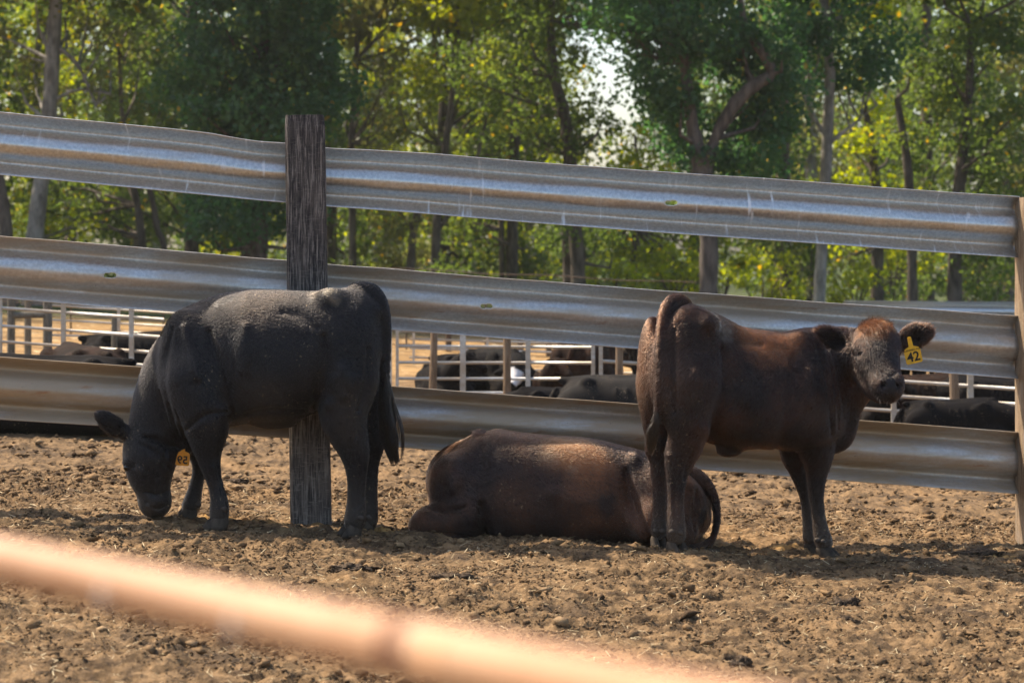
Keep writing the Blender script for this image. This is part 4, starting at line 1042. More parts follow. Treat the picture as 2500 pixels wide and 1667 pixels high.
def build_pens():
    pen_panel('pale pipe panel behind the head end of the grazing cow', 22.0, -150, 400, [(700, 737), (741, 780), (785, 823), (823, 862), (858, 895)], [(1, 8), (155, 11), (321, 11)])
    pen_panel('second pipe panel standing deeper in the pens at the edge of the view', 27.0, 120, 430, [(708, 722), (745, 764), (781, 797), (806, 815), (818, 828)], [(290, 7)], .012)
    pen_panel('pipe panel with two broad uprights between the grazing and the looking cow', 22.0, 966, 1452, [(768, 771), (808, 811), (845, 848), (885, 886), (924, 925), (958, 960)], [(970, 7), (1130, 14), (1289, 12), (1448, 9)])
    pen_panel('pipe panel hidden mostly behind the hindquarters of the grazing cow', 22.05, 600, 956, [(745, 764), (786, 806), (823, 843), (863, 883), (902, 922), (936, 956)], [(602, 9), (953, 7)])
    pen_panel('long pipe panel behind the head of the cow tagged 42', 22.0, 1464, 2620, [(766, 842), (803, 881), (840, 921), (881, 959), (918, 996), (955, 1032)], [(1467, 9), (1830, 12), (2182, 12), (2369, 14)], .0155)
    pen_panel('pipe panel farther back between the two tan posts', 29.0, 1000, 1760, [(806, 826), (828, 848), (850, 872), (872, 896), (894, 918)], [(1010, 6), (1190, 7), (1385, 7), (1600, 7)], .013)
    pen_post('dark timber post left of the corner brace', 68, 640, 17, 27, POST_GREY)
    pen_post('short pale green timber post behind the panel near the grazing cow', 279, 766, 15, 23, POST_GREY)
    pen_post('tan round post next to the tail of the grazing cow', 1054, 735, 18, 21.6, POST_WOOD, .3)
    pen_post('tan round post above the back of the lying cow', 1238, 745, 19, 21.6, POST_WOOD)
    pen_post('tan round post left of the rump of the cow tagged 42', 1512, 780, 19, 21.6, POST_WOOD)
    pen_post('tan round post under the chin side of the cow tagged 42', 2336, 830, 23, 21.6, POST_WOOD, -.4)
    # braced corner of heavy posts
    y = 23.2; a = unproj(27, 700, y); root = empty('corner_brace', (a[0], y, float(ground_z(a[0], y)))); tag(root, 'grey timber corner brace of two posts and a crossbeam', 'brace')
    o = np.array(root.location)
    for u, w in ((27, 20), (116, 23)):
        q = unproj(u, 655, y); gz = float(ground_z(q[0], y))
        MB().tube([(q[0] - o[0], 0, gz - .2 - o[2]), (q[0] - o[0], .01, q[2] - o[2])], w * y / F / 2, 12).build('post', POST_GREY, root)
    MB().tube([unproj(27, 770, y) - o, unproj(116, 768, y) - o], .032, 10).build('crossbeam', POST_GREY, root)
    # wire fence farther back
    y = 33.0; a = unproj(900, 800, y); root = empty('wire_fence', (a[0], y, float(ground_z(a[0], y)))); tag(root, 'thin dark wire fence on brown posts at the edge of the golden field', 'fence'); o = np.array(root.location)
    wire = plain('dark_wire', (.10, .065, .04), .7); pm = mat_wood('brown_post', (.06, .04, .026), (.14, .095, .06), (.09, .07, .05), .3)
    for k in range(7):
        zz = .06 + k * .17; pts = []
        for u in np.linspace(-200, 1700, 30):
            x = (u - CX) * y / F; pts.append(np.array([x, y + .02 * math.sin(u), float(ground_z(x, y)) + zz + .012 * math.sin(u / 50 + k)]) - o)
        MB().tube(pts, .0075, 6).build('wire', wire, root)
    for u in (-100, 172, 398, 660, 992, 1095, 1186, 1271, 1340, 1425, 1580):
        x = (u - CX) * y / F; gz = float(ground_z(x, y)); big = u in (1095, 1271, 1340, -100, 660)
        MB().tube([(x - o[0], .03, gz - .2 - o[2]), (x - o[0], .03, gz + (.95 if big else .9) - o[2])], .042 if big else .012, 10).build('post', pm, root)
    # far guard rail
    y = 38.0; x0, x1 = (2060 - CX) * y / F, (2700 - CX) * y / F; zt = CAMH - (734 - VH) * y / F
    root = empty('far_guard_rail', (x0, y, float(ground_z(x0, y)))); tag(root, 'distant silver guard rail below the trees behind the end post', 'guard rail'); o = np.array(root.location)
    T = np.linspace(0, 1, 40); Dp = smooth1d(RAIL_PROFILE[:, 0], RAIL_PROFILE[:, 1], T); V = []; Fc = []
    for i, x in enumerate((x0, x1)):
        for t, d in zip(T, Dp): V.append((x - o[0], d, zt - .31 * t - i * .03 - o[2]))
    Fc = [(j, 40 + j, 41 + j, j + 1) for j in range(39)]
    r = mesh_obj('rail', V, Fc, mat_rail('far_galvanised', .1, .1, False), root, True); md = r.modifiers.new('t', 'SOLIDIFY'); md.thickness = .004
    for u in (2130, 2330, 2475, 2640):
        x = (u - CX) * y / F; gz = float(ground_z(x, y))
        MB().box((x - o[0], .16, (gz + zt) / 2 - o[2] - .1), (.15, .15, zt - gz + .2)).build('post', pm, root)

# ------------------------------------------------------------------ cattle resting in the pens
def herd_meshes():
    out = {}
    def lying(head_up, turn):
        f = Field((-1.0, -.75, -.02), (1.25, .75, 1.0), .022)
        A = np.array([0, .06, .16, .35, .7, 1.0, 1.2, 1.34, 1.42])
        f.loft((-.75, 0), 0, A, [.34, .46, .55, .59, .57, .60, .60, .52, .42], [.1, .03, .0, 0, 0, 0, .02, .06, .16], [.06, .16, .24, .30, .33, .30, .24, .17, .08], n=2.5, egg=.15, k=.05)
        f.cone((-.7, 0, .54), (.55, 0, .585), .035, .04, .05); f.ell((-.42, -.19, .54), (.07, .06, .05), .05); f.ell((-.42, .19, .54), (.07, .06, .05), .05); f.ell((.35, -.24, .38), (.16, .08, .2), .06); f.ell((.35, .24, .38), (.16, .08, .2), .06)
        for xr in (-.12, -.02, .08, .18): f.cone((xr, -.27, .48), (xr + .05, -.335, .2), .012, .012, .03); f.cone((xr, .27, .48), (xr + .05, .335, .2), .012, .012, .03)
        f.ell((-.5, -.22, .26), (.26, .14, .22), .08); f.ell((-.5, .22, .26), (.26, .14, .22), .08)
        f.chain([((.42, -.22, .18), .12), ((.68, -.27, .10), .075), ((.62, -.3, .05), .05), ((.45, -.3, .04), .045)], .05)
        f.chain([((.42, .22, .18), .12), ((.66, .27, .10), .075), ((.5, .3, .04), .045)], .05)
        f.chain([((-.35, -.3, .12), .11), ((-.12, -.38, .07), .06), ((-.3, -.42, .04), .045)], .05)
        if head_up: nk = [((.5, 0, .42), .2), ((.72, .05 * turn, .58), .15), ((.86, .12 * turn, .70), .115)]; h0 = np.array((.88, .13 * turn, .72)); hd = np.array((.62, .62 * turn, -.5))
        else: nk = [((.5, 0, .36), .2), ((.74, .10 * turn, .34), .15), ((.88, .2 * turn, .26), .12)]; h0 = np.array((.9, .22 * turn, .26)); hd = np.array((.75, .5 * turn, -.32))
        hd /= np.linalg.norm(hd); f.chain(nk, .08)
        f.ell(h0, (.11, .11, .11), .05); f.chain([(h0, .10), (h0 + hd * .16, .085), (h0 + hd * .32, .06), (h0 + hd * .36, .055)], .03)
        sd = np.cross(hd, (0, 0, 1)); sd /= np.linalg.norm(sd)
        for q in (-1, 1): f.chain([(h0 + sd * .08 * q + (0, 0, .03), .03), (h0 + sd * .17 * q + (0, 0, .05), .05), (h0 + sd * .26 * q + (0, 0, .03), .022)], .015)
        f.chain([((-.74, 0, .45), .035), ((-.82, .03, .3), .028), ((-.86, .08, .12), .022), ((-.8, .16, .04), .02)], .03)
        return f.skin(1)
    def standing():
        f = Field((-1.0, -.4, -.02), (1.3, .4, 1.45), .022)
        A = np.array([0, .05, .15, .4, .8, 1.1, 1.3, 1.42, 1.5])
        f.loft((-.75, 0), 0, A, [.98, 1.12, 1.2, 1.2, 1.17, 1.2, 1.18, 1.1, 1.0], [.8, .66, .58, .56, .5, .5, .54, .62, .75], [.06, .16, .23, .27, .30, .26, .2, .15, .06], n=2.3, k=.05)
        for x, s, th in ((-.6, 1, .13), (-.52, -1, .13), (.45, 1, .1), (.55, -1, .1)):
            f.chain([((x, .15 * s, .72), th), ((x + (.02 if x > 0 else .05), .16 * s, .5), th * .75), ((x - (0 if x > 0 else .07), .16 * s, .38), .055), ((x, .16 * s, .2), .042), ((x, .16 * s, .07), .05), ((x + .02, .16 * s, 0), .058)], .05)
        f.chain([((.55, 0, .95), .22), ((.82, 0, 1.02), .15), ((1.0, .03, 1.05), .12)], .08)
        f.ell((1.0, .04, 1.08), (.12, .11, .11), .05); f.chain([((1.0, .04, 1.06), .1), ((1.14, .08, .94), .08), ((1.24, .1, .84), .062)], .03)
        for q in (-1, 1): f.chain([((.98, .08 * q, 1.1), .03), ((.95, .17 * q, 1.11), .05), ((.94, .26 * q, 1.08), .022)], .015)
        f.chain([((-.74, 0, 1.1), .04), ((-.82, 0, .9), .03), ((-.82, 0, .6), .025), ((-.8, 0, .4), .035)], .03)
        return f.skin(1)
    for nm, (V, Q) in (('rest_up', lying(True, 1)), ('rest_low', lying(False, -1)), ('stand', standing())):
        me = mesh_obj('tmp', V, Q, None, None, True); out[nm] = me.data; bpy.data.objects.remove(me)
    return out

def build_herd():
    H = herd_meshes()
    black = mat_coat('herd_black', (.0055, .005, .0055), (.012, .009, .007), .6, mud_z=.1, sheen=.0, spec=.06, rough=.85); brown = mat_coat('herd_brown', (.012, .008, .006), (.035, .017, .010), .9, mud_z=.2, sheen=.0, spec=.06, rough=.85)
    grey = mat_coat('herd_dusty_black', (.014, .013, .0125), (.03, .026, .022), .8, mud_z=.1, sheen=.0, spec=.06, rough=.85); white = plain('white_face_hair', (.62, .58, .54), .8, .2)
    wf = mat_coat('whiteface_coat', (.006, .0055, .0055), (.012, .009, .007), .5, [((1.02, -.30, .21), .17, .22, (.62, .58, .54), 2.0)], mud_z=.1, sheen=.0, spec=.06, rough=.85)
    G = 'cattle resting in the pens'
    rows = [  # u, y, heading deg (0 = facing right), scale, mesh, coat, label
        (95, 16.9, 184, .92, 'rest_low', black, 'black cow lying right behind the lower rail at the edge of the view'),
        (205, 19.3, 118, .86, 'rest_low', brown, 'brown cow lying rump first behind the rails near the grazing cow'),
        (335, 23.4, 20, .78, 'rest_low', black, 'dark cow lying behind the panel upright near the grazing cow'),
        (1085, 23.0, -72, .56, 'rest_up', black, 'black cow resting with raised head behind the tan post near the grazing cow tail'),
        (1150, 24.5, 20, .62, 'rest_low', black, 'black cow lying between the two tan posts'),
        (1213, 24.6, -62, .72, 'rest_low', wf, 'black cow with a white face looking out between the pens'),
        (1350, 23.0, -95, .55, 'rest_up', brown, 'dark brown cow lying with raised ears right of the tan post'),
        (1350, 20.5, 200, .5, 'rest_low', black, 'black cow lying low above the back of the lying brown cow'),
        (1540, 19.6, -8, .80, 'rest_low', grey, 'dusty grey black cow lying close behind the fence left of the cow tagged 42'),
        (1430, 28.0, 75, .85, 'rest_low', brown, 'brown cow seen small beyond the pipe panel joint'),
        (1650, 25.0, 170, .75, 'stand', black, 'black cow standing behind the rump of the cow tagged 42'),
        (2130, 24.5, 10, .78, 'stand', black, 'black cow standing behind the throat of the cow tagged 42'),
        (2290, 25.2, 172, .8, 'stand', brown, 'brown cow standing with legs visible left of the tan post'),
        (2420, 25.8, 8, .8, 'stand', black, 'black cow standing between the tan post and the end post'),
        (2520, 24.3, 188, .78, 'stand', black, 'black cow standing partly hidden by the end post'),
        (2128, 22.8, -80, .55, 'rest_up', black, 'black cow lying under the muzzle of the cow tagged 42'),
        (2255, 23.0, 5, .74, 'rest_low', brown, 'brown black cow lying behind the two lower pipe rails'),
        (2430, 22.9, 185, .76, 'rest_low', black, 'black cow lying beside the end post behind the pipe rails'),
        (2330, 20.5, 4, .6, 'rest_low', black, 'black cow lying low just above the lower rail near the end post'),
    ]
    for u, y, hd, sc, mesh, mat, lab in rows:
        x = (u - CX) * y / F
        root = empty('penned_cow', (x, y, float(ground_z(x, y)) - .01), math.radians(hd)); root.scale = (sc, sc, sc)
        tag(root, lab, 'cow', G)
        me = H[mesh].copy(); me.materials.append(mat)
        b = bpy.data.objects.new('body', me); COL.objects.link(b); b.parent = root
        if mesh == 'rest_up': b2 = ear_tag(root, (.93, .30, .66), None, None, .05, 0, math.radians(-hd), M_TAG)

# ------------------------------------------------------------------ trees
BARK = simple_mat('brown_bark', (.055, .043, .034), (.14, .112, .09), 9, .9, bump=.9, bdist=.03, stretch=(1, 1, .25))
BARK_PALE = simple_mat('pale_lichen_bark', (.14, .125, .105), (.33, .30, .26), 7, .9, bump=.8, bdist=.02, stretch=(1, 1, .35))
LEAF_DARK = mat_leaf('maple_leaf_dark', (.025, .060, .025), (.048, .100, .038), (.075, .125, .032), .005, .40)
LEAF_MID = mat_leaf('leaf_mid_green', (.038, .060, .020), (.070, .098, .028), (.115, .126, .028), .012, .5)
LEAF_OLIVE = mat_leaf('leaf_olive', (.062, .070, .028), (.10, .105, .038), (.14, .125, .038), .025, .5)
LEAF_BRIGHT = mat_leaf('leaf_bright', (.090, .120, .022), (.155, .175, .03), (.225, .195, .028), .025, .6)

def leaf_cloud(C, Rr, n, size, seed, flat=.75, up=.5):
    """n leaves round each cluster centre"""
    g = np.random.default_rng(seed); C = np.asarray(C); Rr = np.asarray(Rr)
    idx = np.repeat(np.arange(len(C)), n); m = len(idx)
    d = g.normal(0, 1, (m, 3)); d /= np.linalg.norm(d, axis=1)[:, None]
    p = C[idx] + d * (g.random(m) ** .45 * Rr[idx])[:, None] * (1, 1, flat)
    nr = g.normal(0, 1, (m, 3)) + d * .5 + (0, 0, up); nr /= np.linalg.norm(nr, axis=1)[:, None]
    t = np.cross(nr, g.normal(0, 1, (m, 3))); t /= np.linalg.norm(t, axis=1)[:, None]; b = np.cross(nr, t)
    s = (size * g.uniform(.6, 1.3, m))[:, None]
    V = np.stack([p - t * s * .5, p + b * s * .36 - t * s * .05 + nr * s * .10, p + t * s * .55, p - b * s * .36 - t * s * .05 + nr * s * .10], 1)
    return V.reshape(-1, 3), np.arange(m * 4).reshape(-1, 4)

def crown_clusters(ells, g, dens=1.0, rlo=.28, rhi=.62):
    C, R = [], []
    for c, r in ells:
        c, r = np.array(c, float), np.array(r, float)
        k = int(dens * 5.2 * (r[0] * r[1] + r[0] * r[2] + r[1] * r[2]))
        d = g.normal(0, 1, (k, 3)); d /= np.linalg.norm(d, axis=1)[:, None]
        C.append(c + d * r * (g.random(k) ** .38)[:, None]); R.append(g.uniform(rlo, rhi, k))
    return np.concatenate(C), np.concatenate(R)

def tree(name, label, base, stems, ells, leaf, bark, leaf_size=.12, per=70, dens=1.0, seed=0, group=None, limbs=16, rlo=.28, rhi=.62, upper=True):
    """stems: [[(x,y,z,r)...]] world points; ells: [(centre, radii)] crown masses in world space"""
    g = np.random.default_rng(seed); o = np.array([base[0], base[1], float(ground_z(base[0], base[1]))])
    root = empty(name, tuple(o)); tag(root, label, 'tree', group)
    mb = MB()
    for st in stems:
        P = np.array(st, float); T = np.arange(len(P)); q = np.linspace(0, len(P) - 1, (len(P) - 1) * 4 + 1)
        Q = np.stack([smooth1d(T, P[:, i], q) for i in range(4)], 1)
        mb.tube([p[:3] - o for p in Q], [max(p[3], .01) * (1 + .06 * math.sin(i * 2.1 + seed)) for i, p in enumerate(Q)], 12)
    C, R = crown_clusters(ells, g, dens, rlo, rhi)
    spine = np.concatenate([np.array(st)[1:] for st in stems])
    for k in g.permutation(len(C))[:limbs]:
        j = np.argmin(np.linalg.norm(spine[:, :3] - C[k] + (0, 0, .8), axis=1)); s0 = spine[j]; mid = (s0[:3] + C[k]) / 2 + g.normal(0, .15, 3) - (0, 0, .1)
        mb.tube([s0[:3] - o, mid - o, C[k] - o], [min(.05, s0[3] * .6), .028, .008], 6)
    mb.build('trunk', bark, root, True)
    V, Q = leaf_cloud(C - o, R, per, leaf_size, seed + 1)
    if upper:      # the tree goes on above the picture
        tp = np.array(stems[0][-1][:3]); CC, RR = crown_clusters([((tp[0], tp[1], 8.2), (2.6, 2.4, 2.0)), ((tp[0] + .5, tp[1], 11.0), (2.2, 2.2, 2.2))], g, .8, .5, .9)
        V2, Q2 = leaf_cloud(CC - o, RR, 40, .26, seed + 2); Q = np.concatenate([Q, Q2 + len(V)]); V = np.concatenate([V, V2])
    mesh_obj('crown', V, Q, leaf, root)
    return root

def U(u, v, y, r=None):
    p = unproj(u, v, y)
    return (p[0], p[1], p[2]) if r is None else (p[0], p[1], p[2], r * y / F)
def EL(u, v, y, ru, rv, ry): return (U(u, v, y), (ru * y / F, ry, rv * y / F))

def build_trees():
    gz = lambda u, y: VH + (CAMH - float(ground_z((u - CX) * y / F, y))) * F / y
    B = lambda u, y: ((u - CX) * y / F, y)
    # dense maple left of the post
    y = 42
    tree('maple_tree', 'dense dark green maple behind the weathered post', B(625, y),
         [[U(628, gz(628, y) + 5, y, 26), U(632, 600, y, 22), U(640, 400, y, 19), U(650, 150, y, 14), U(640, -150, y, 8)], [U(596, gz(596, y) + 5, y + .5, 16), U(600, 600, y + .5, 13), U(570, 350, y + .5, 10), U(530, 100, y + .5, 6)]],
         [EL(640, 60, y, 230, 200, 1.6), EL(520, 200, y - .3, 140, 150, 1.2), EL(730, 210, y, 140, 150, 1.3), EL(620, 300, y - .5, 190, 110, 1.4), EL(600, -150, y, 260, 200, 1.8), EL(560, 530, y - .4, 110, 70, .9), EL(690, 500, y + .3, 90, 60, .8), EL(470, 520, y - .6, 60, 40, .5)],
         LEAF_DARK, BARK, .105, 130, 1.6, 11, limbs=26)
    # forked tree in front of the cow tagged 42
    y = 40
    tree('forked_tree', 'big dark tree with a forked bent trunk right of the sky gap', B(1732, y),
         [[U(1728, gz(1728, y) + 5, y, 26), U(1730, 700, y, 23), U(1730, 560, y, 23), U(1716, 430, y, 25), U(1700, 350, y, 19), U(1688, 290, y, 15), U(1670, 150, y, 12), U(1640, -60, y, 8)],
          [U(1722, 420, y, 18), U(1745, 340, y, 14), U(1790, 260, y, 17), U(1840, 210, y, 17), U(1882, 180, y, 14), U(1862, 130, y, 12), U(1820, 70, y, 10), U(1800, -60, y, 7)]],
         [EL(1600, 60, y, 150, 130, 1.5), EL(1780, 90, y + .6, 170, 130, 1.4), EL(1625, 215, y, 45, 65, .8), EL(1650, 300, y + .7, 70, 110, .9), EL(1850, 330, y + .5, 90, 110, 1.0), EL(1900, 200, y + .4, 70, 100, 1.0), EL(1700, -140, y, 320, 140, 2.0), EL(1790, 410, y + .4, 130, 60, .9), EL(1500, 40, y + .5, 120, 65, 1.0), EL(1608, 225, y + .2, 42, 60, .7)],
         LEAF_DARK, BARK, .105, 125, 1.45, 21, limbs=24)
    # slender pale trunk
    y = 43
    tree('slender_tree', 'tree with a slender pale grey trunk between the forked tree and the end post', B(2003, y),
         [[U(1996, gz(1996, y) + 4, y, 17), U(2002, 680, y, 15), U(2012, 520, y, 14.5), U(2020, 330, y, 14), U(2026, 180, y, 13), U(2016, 60, y, 11), U(2010, -120, y, 8)], [U(2012, 330, y, 6), U(1985, 280, y, 5), U(1960, 230, y, 4)], [U(2016, 360, y, 6), U(2050, 330, y, 5), U(2100, 290, y, 3)]],
         [EL(2010, 40, y - .3, 160, 95, 1.3), EL(2120, 110, y, 110, 90, 1.1), EL(1920, 110, y - .2, 70, 70, .9), EL(2080, -130, y, 260, 120, 1.8), EL(2060, 190, y + .3, 60, 50, .6)],
         LEAF_DARK, BARK_PALE, .10, 115, 1.25, 31, limbs=18)
    # tree left of the sky gap
    y = 48
    tree('leaning_tree', 'airy green tree with a pale lower trunk left of the sky gap', B(1412, y),
         [[U(1416, gz(1416, y) + 4, y, 21), U(1410, 640, y, 18), U(1402, 520, y, 17), U(1390, 380, y, 17), U(1378, 280, y, 15), U(1355, 190, y, 13), U(1345, 60, y, 10), U(1350, -100, y, 7)], [U(1388, gz(1388, y) + 4, y + .4, 13), U(1384, 620, y + .4, 11), U(1375, 500, y + .4, 9)]],
         [EL(1330, 100, y, 130, 110, 1.5), EL(1200, 170, y + .5, 120, 110, 1.5), EL(1290, 290, y + .3, 130, 80, 1.3), EL(1420, -70, y, 200, 120, 1.8), EL(1430, 365, y, 70, 40, 1.0), EL(1436, 250, y, 40, 45, .5), EL(1490, 300, y, 60, 30, .6), EL(1480, 580, y, 90, 30, .7), EL(1350, 575, y - .4, 50, 38, .5)],
         LEAF_MID, BARK, .105, 85, .95, 41, limbs=26)
    # left edge
    y = 45
    tree('tall_tree', 'tall tree with a straight grey lichened trunk at the edge of the view', B(85, y),
         [[U(78, gz(78, y) + 4, y, 26), U(85, 580, y, 22), U(100, 450, y, 20), U(118, 300, y, 19), U(128, 150, y, 18), U(136, 0, y, 16), U(140, -200, y, 11)], [U(135, 110, y, 6), U(190, 160, y, 5), U(235, 260, y, 3)], [U(122, 250, y, 6), U(190, 220, y, 4), U(270, 230, y, 3)]],
         [EL(250, 60, y + 1, 140, 120, 1.4), EL(40, 120, y + 1, 80, 150, 1.2), EL(240, 250, y + .5, 120, 80, 1.1), EL(150, -100, y, 240, 100, 1.6)],
         LEAF_OLIVE, BARK_PALE, .105, 40, .7, 51, limbs=26)
    y = 44
    tree('leaning_dark_tree', 'dark leaning trunk cut off by the edge of the view', B(18, y),
         [[U(26, gz(26, y) + 4, y, 20), U(14, 560, y, 17), U(0, 450, y, 14), U(-30, 300, y, 12), U(-60, 80, y, 9)]],
         [EL(-40, 60, y, 90, 140, 1.1), EL(-60, -120, y, 140, 100, 1.3)], LEAF_OLIVE, BARK, .11, 50, .8, 52)
    # right-hand trees
    y = 47
    tree('green_tree', 'bushy green tree with twin dark trunks above the end post', B(2330, y),
         [[U(2330, gz(2330, y) + 4, y, 19), U(2332, 600, y, 17), U(2345, 420, y, 14), U(2365, 250, y, 11), U(2370, 60, y, 8)], [U(2228, gz(2228, y) + 4, y + .3, 14), U(2226, 600, y + .3, 12), U(2215, 400, y + .3, 11), U(2190, 240, y + .3, 8)]],
         [EL(2420, 100, y, 130, 130, 1.5), EL(2290, 180, y + .5, 120, 110, 1.3), EL(2440, 330, y - .5, 90, 120, 1.2), EL(2250, 360, y + .6, 90, 70, 1.0), EL(2430, 480, y - .3, 100, 90, 1.1), EL(2350, -80, y, 250, 110, 1.8), EL(2440, 620, y - .3, 80, 70, .8)],
         LEAF_MID, BARK, .105, 95, 1.05, 61, limbs=26)
    y = 52
    tree('green_tree', 'medium green tree between the slender pale trunk and the end post', B(2140, y),
         [[U(2140, gz(2140, y) + 4, y, 17), U(2142, 600, y, 15), U(2135, 420, y, 12), U(2110, 250, y, 8)]],
         [EL(2130, 330, y, 110, 90, 1.4), EL(2070, 440, y, 70, 50, .9), EL(2180, 480, y, 80, 60, 1.0), EL(2100, 590, y, 80, 50, .9), EL(2240, 600, y, 70, 50, .8)],
         LEAF_BRIGHT, BARK, .12, 55, .9, 62)
    # sunlit yellow-green tree at the top centre
    y = 55
    tree('yellow_green_tree', 'sunlit yellow green tree at the top between the maple and the sky gap', B(1060, y),
         [[U(1062, gz(1062, y) + 3, y, 13), U(1066, 560, y, 11), U(1085, 380, y, 9), U(1110, 180, y, 7), U(1120, 0, y, 5)], [U(1070, 560, y, 7), U(1110, 500, y, 6), U(1160, 400, y, 5), U(1190, 280, y, 3)]],
         [EL(1130, 40, y, 130, 60, 1.5), EL(1180, 110, y, 60, 70, 1.0), EL(1040, 30, y, 60, 40, .8), EL(1100, 190, y + 1, 130, 60, 1.4), EL(1100, -80, y, 180, 70, 1.5)],
         LEAF_BRIGHT, BARK, .13, 60, .95, 71)
    y = 58
    tree('olive_tree', 'hazy olive brown tree right of the weathered post', B(960, y),
         [[U(862, gz(862, y) + 3, y, 10), U(860, 500, y, 9), U(858, 350, y, 8), U(870, 150, y, 7), U(880, -40, y, 5)], [U(1000, gz(1000, y) + 3, y, 12), U(1010, 560, y, 10), U(1050, 450, y, 9), U(1080, 360, y, 7)]],
         [EL(960, 160, y, 110, 160, 1.6), EL(960, 330, y, 150, 80, 1.6), EL(880, 420, y, 80, 70, 1.2), EL(1000, 540, y, 130, 60, 1.4), EL(1100, 420, y, 110, 60, 1.4)],
         LEAF_OLIVE, BARK, .12, 42, .8, 81, limbs=30)
    y = 60
    tree('olive_tree', 'dim tree with twin upright trunks left of the pale lower trunk', B(1240, y),
         [[U(1248, gz(1248, y) + 3, y, 16), U(1250, 600, y, 15), U(1255, 400, y, 13), U(1258, 200, y, 10)], [U(1226, gz(1226, y) + 3, y, 7), U(1224, 560, y, 7), U(1220, 380, y, 5)]],
         [EL(1220, 350, y, 120, 70, 1.4), EL(1170, 560, y, 100, 60, 1.2), EL(1290, 620, y, 70, 45, 1.0)], LEAF_MID, BARK, .13, 45, .8, 82)
    y = 57
    tree('sapling', 'low sunlit tree filling the foot of the sky gap', B(1545, y),
         [[U(1545, gz(1545, y) + 3, y, 8), U(1550, 560, y, 7), U(1555, 420, y, 5), U(1550, 330, y, 3)]],
         [EL(1555, 350, y, 70, 55, 1.0), EL(1500, 430, y, 60, 50, .9), EL(1600, 430, y, 70, 60, 1.0), EL(1620, 620, y, 110, 60, 1.2), EL(1500, 610, y, 70, 50, .9)], LEAF_BRIGHT, BARK, .13, 55, .9, 91, upper=False)
    y = 50
    tree('twin_stem_tree', 'thin dark bent stems under the dented top rail', B(350, y),
         [[U(352, gz(352, y) + 3, y, 12), U(345, 580, y, 11), U(335, 500, y, 9), U(320, 430, y, 8), U(300, 300, y, 6), U(290, 120, y, 4)], [U(412, gz(412, y) + 3, y, 8), U(400, 600, y, 8), U(384, 560, y, 8), U(370, 480, y, 7), U(350, 420, y, 6)]],
         [EL(280, 440, y + 1, 120, 60, 1.3), EL(230, 540, y + .8, 130, 50, 1.2), EL(160, 480, y + 1.5, 70, 60, 1.0), EL(300, 130, y + 1.5, 80, 110, 1.2)], LEAF_MID, BARK, .12, 55, .95, 95)
    # trees deeper in the wood: shared crowns, one thing each
    G = 'trees deeper in the wood'; g = np.random.default_rng(5); kinds = []
    for k, (leaf, per, dens) in enumerate(((LEAF_OLIVE, 38, .75), (LEAF_MID, 44, .8), (LEAF_BRIGHT, 40, .7), (LEAF_MID, 40, .65))):
        ells = [((g.uniform(-1.2, 1.2), g.uniform(-1, 1), z), (g.uniform(1.3, 2.1), g.uniform(1.2, 1.8), g.uniform(1.0, 1.6))) for z in (1.3, 2.6, 4.2, 5.6, 7.2, 8.8, 10.4)]
        C, R = crown_clusters(ells, g, dens, .35, .75); V, Q = leaf_cloud(C, R, int(per * 1.5), .14, 300 + k)
        cr = mesh_obj('crown', V, Q, leaf); mb = MB(); st = [(0, 0, -.2), (g.normal(0, .15), 0, 2.5), (g.normal(0, .3), 0, 6), (g.normal(0, .4), 0, 11)]
        mb.tube(st, [.2, .15, .12, .05], 10)
        for j in g.permutation(len(C))[:24]:
            z0 = max(C[j][2] - 1.2, 1.2); mb.tube([(np.interp(z0, [s[2] for s in st], [s[0] for s in st]), 0, z0), C[j] * (.5, .5, 1) - (0, 0, .4), C[j]], [.05, .03, .01], 5)
        tr = mb.build('trunk', BARK if k % 2 else BARK_PALE, None, True); kinds.append((cr, tr))
    spots = []
    for row, (y, step) in enumerate(((64, 3.2), (77, 3.4), (90, 3.8))):
        for x in np.arange(-y * .235, y * .235, step): spots.append((x + g.uniform(-.8, .8), y + g.uniform(-2.5, 2.5)))
    n_in = len(spots)
    for x, y in ((-13.5, 47), (-15.5, 52), (-17.5, 44), (-19, 58), (-21, 50), (-23, 64), (-24.5, 55), (-26, 70), (-28, 61), (-21, 73), (-31, 68), (-14.5, 58), (-17, 66)): spots.append((x, y))
    first = set()
    for n, (x, y) in enumerate(spots):
        u = CX + F * x / y
        if 1340 < u < 1680 and n < n_in: continue
        k = int(g.integers(0, 4)); root = empty('woodland_tree', (x, y, float(ground_z(x, y))), g.uniform(0, 6.28)); s = g.uniform(.85, 1.2) if n < n_in else g.uniform(1.3, 1.6); root.scale = (s, s, s)
        tag(root, 'hazy woodland tree standing behind the front row of trees', 'tree', G)
        for src in kinds[k]:
            if k in first: c = src.copy(); COL.objects.link(c)
            else: c = src
            c.parent = root
        first.add(k)
    for k in range(4):
        if k not in first:
            for src in kinds[k]: bpy.data.objects.remove(src)
    # far wood: one mass, low where the sky shows through
    n = 1500; x = g.uniform(-34, 34, n); y = g.uniform(104, 122, n); u = CX + F * x / y
    top = np.where((u > 1380) & (u < 1640), 4.0, 14.0); z = ground_z(x, y) + g.random(n) * top
    V, Q = leaf_cloud(np.stack([x, y, z], 1), g.uniform(.8, 1.5, n), 34, .34, 900)
    o = mesh_obj('far_wood', V, Q, LEAF_MID); tag(o, 'far wood closing the view behind the trees', None, None, 'stuff')
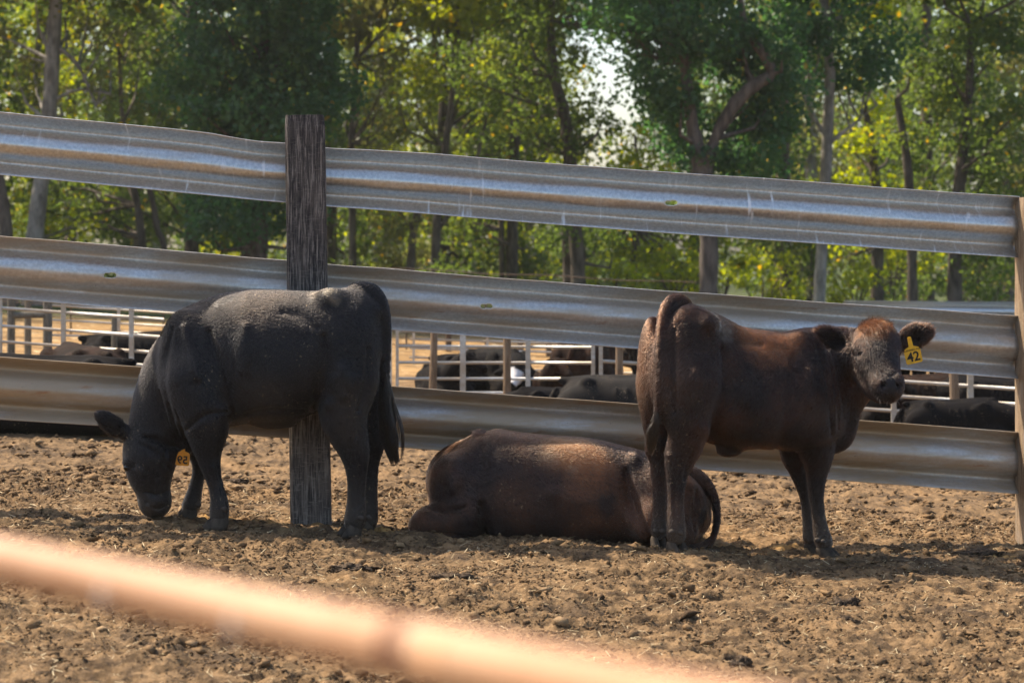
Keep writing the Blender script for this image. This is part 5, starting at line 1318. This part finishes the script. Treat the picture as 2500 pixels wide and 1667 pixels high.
    # understorey bushes
    for n, (u, v, y, ru, rv, lf, lab) in enumerate(((160, 700, 49, 110, 60, LEAF_MID, 'low bush behind the middle rail at the edge of the view'), (330, 700, 62, 90, 55, LEAF_MID, 'low bush under the thin bent stems'), (900, 690, 52, 120, 50, LEAF_OLIVE, 'olive bush right of the weathered post'), (1120, 680, 54, 110, 60, LEAF_MID, 'green bush under the yellow green tree'),
                                                   (1320, 720, 58, 90, 45, LEAF_MID, 'low bush at the foot of the pale lower trunk'), (1500, 700, 53, 110, 60, LEAF_BRIGHT, 'bright bush left of the forked trunk'), (1640, 690, 56, 90, 70, LEAF_BRIGHT, 'sunlit bush beside the forked trunk'), (1860, 690, 49, 110, 75, LEAF_BRIGHT, 'bright yellow green bush between forked and slender trunks'),
                                                   (2090, 700, 50, 80, 60, LEAF_BRIGHT, 'bright bush right of the slender trunk'), (2240, 720, 53, 80, 60, LEAF_MID, 'green bush between the twin dark trunks'), (2420, 710, 50, 100, 55, LEAF_MID, 'green bush above the distant guard rail'), (60, 650, 58, 100, 60, LEAF_MID, 'leafy bush between the two trunks at the edge of the view'), (470, 680, 50, 90, 55, LEAF_BRIGHT, 'sunlit low bush left of the weathered post'), (1000, 620, 66, 130, 60, LEAF_OLIVE, 'tall olive bush far behind the middle rail'), (1300, 600, 68, 110, 60, LEAF_MID, 'shaded bush left of the pale lower trunk'), (1760, 640, 60, 90, 60, LEAF_BRIGHT, 'sunny bush right behind the forked trunk'), (1980, 640, 62, 90, 60, LEAF_MID, 'green bush behind the slender pale trunk'), (2180, 640, 60, 90, 60, LEAF_BRIGHT, 'pale sunlit bush between the twin trunks and the slender trunk'), (2380, 620, 58, 110, 70, LEAF_MID, 'tall green bush left of the end post'))):
        gg = np.random.default_rng(700 + n); C, R = crown_clusters([EL(u, v, y, ru, rv, .9)], gg, 1.5, .22, .42); b0 = ((u - CX) * y / F, y); o = np.array([b0[0], y, float(ground_z(*b0))])
        root = empty('bush', tuple(o)); tag(root, lab, 'bush', 'bushes at the foot of the wood')
        mb = MB()
        for j in gg.permutation(len(C))[:10]: mb.tube([(0, 0, -.1), (C[j] - o) * (.4, .4, .6), C[j] - o], [.03, .02, .006], 5)
        mb.build('stems', BARK, root); V, Q = leaf_cloud(C - o, R, 55, .11, 720 + n); mesh_obj('foliage', V, Q, lf, root)

# ------------------------------------------------------------------ build
build_ground()
build_fence()
build_pens()
build_trees()
build_grazing_cow()
build_lying_cow()
build_looking_cow()
build_herd()
build_pipe()
build_dung()

def build_haze():
    m, nt, out = new_mat('dusty_air'); v = nt.nodes.new('ShaderNodeVolumePrincipled')
    v.inputs['Color'].default_value = (.95, .95, .92, 1); v.inputs['Density'].default_value = HAZE; v.inputs['Anisotropy'].default_value = .35
    nt.links.new(v.outputs[0], out.inputs['Volume'])
    o = MB().box((0, 45, 7.5), (110, 190, 23)).build('haze', m); tag(o, 'thin dusty haze in the air over the yard and the wood', None, None, 'stuff')
HAZE = 0.0003
build_haze()
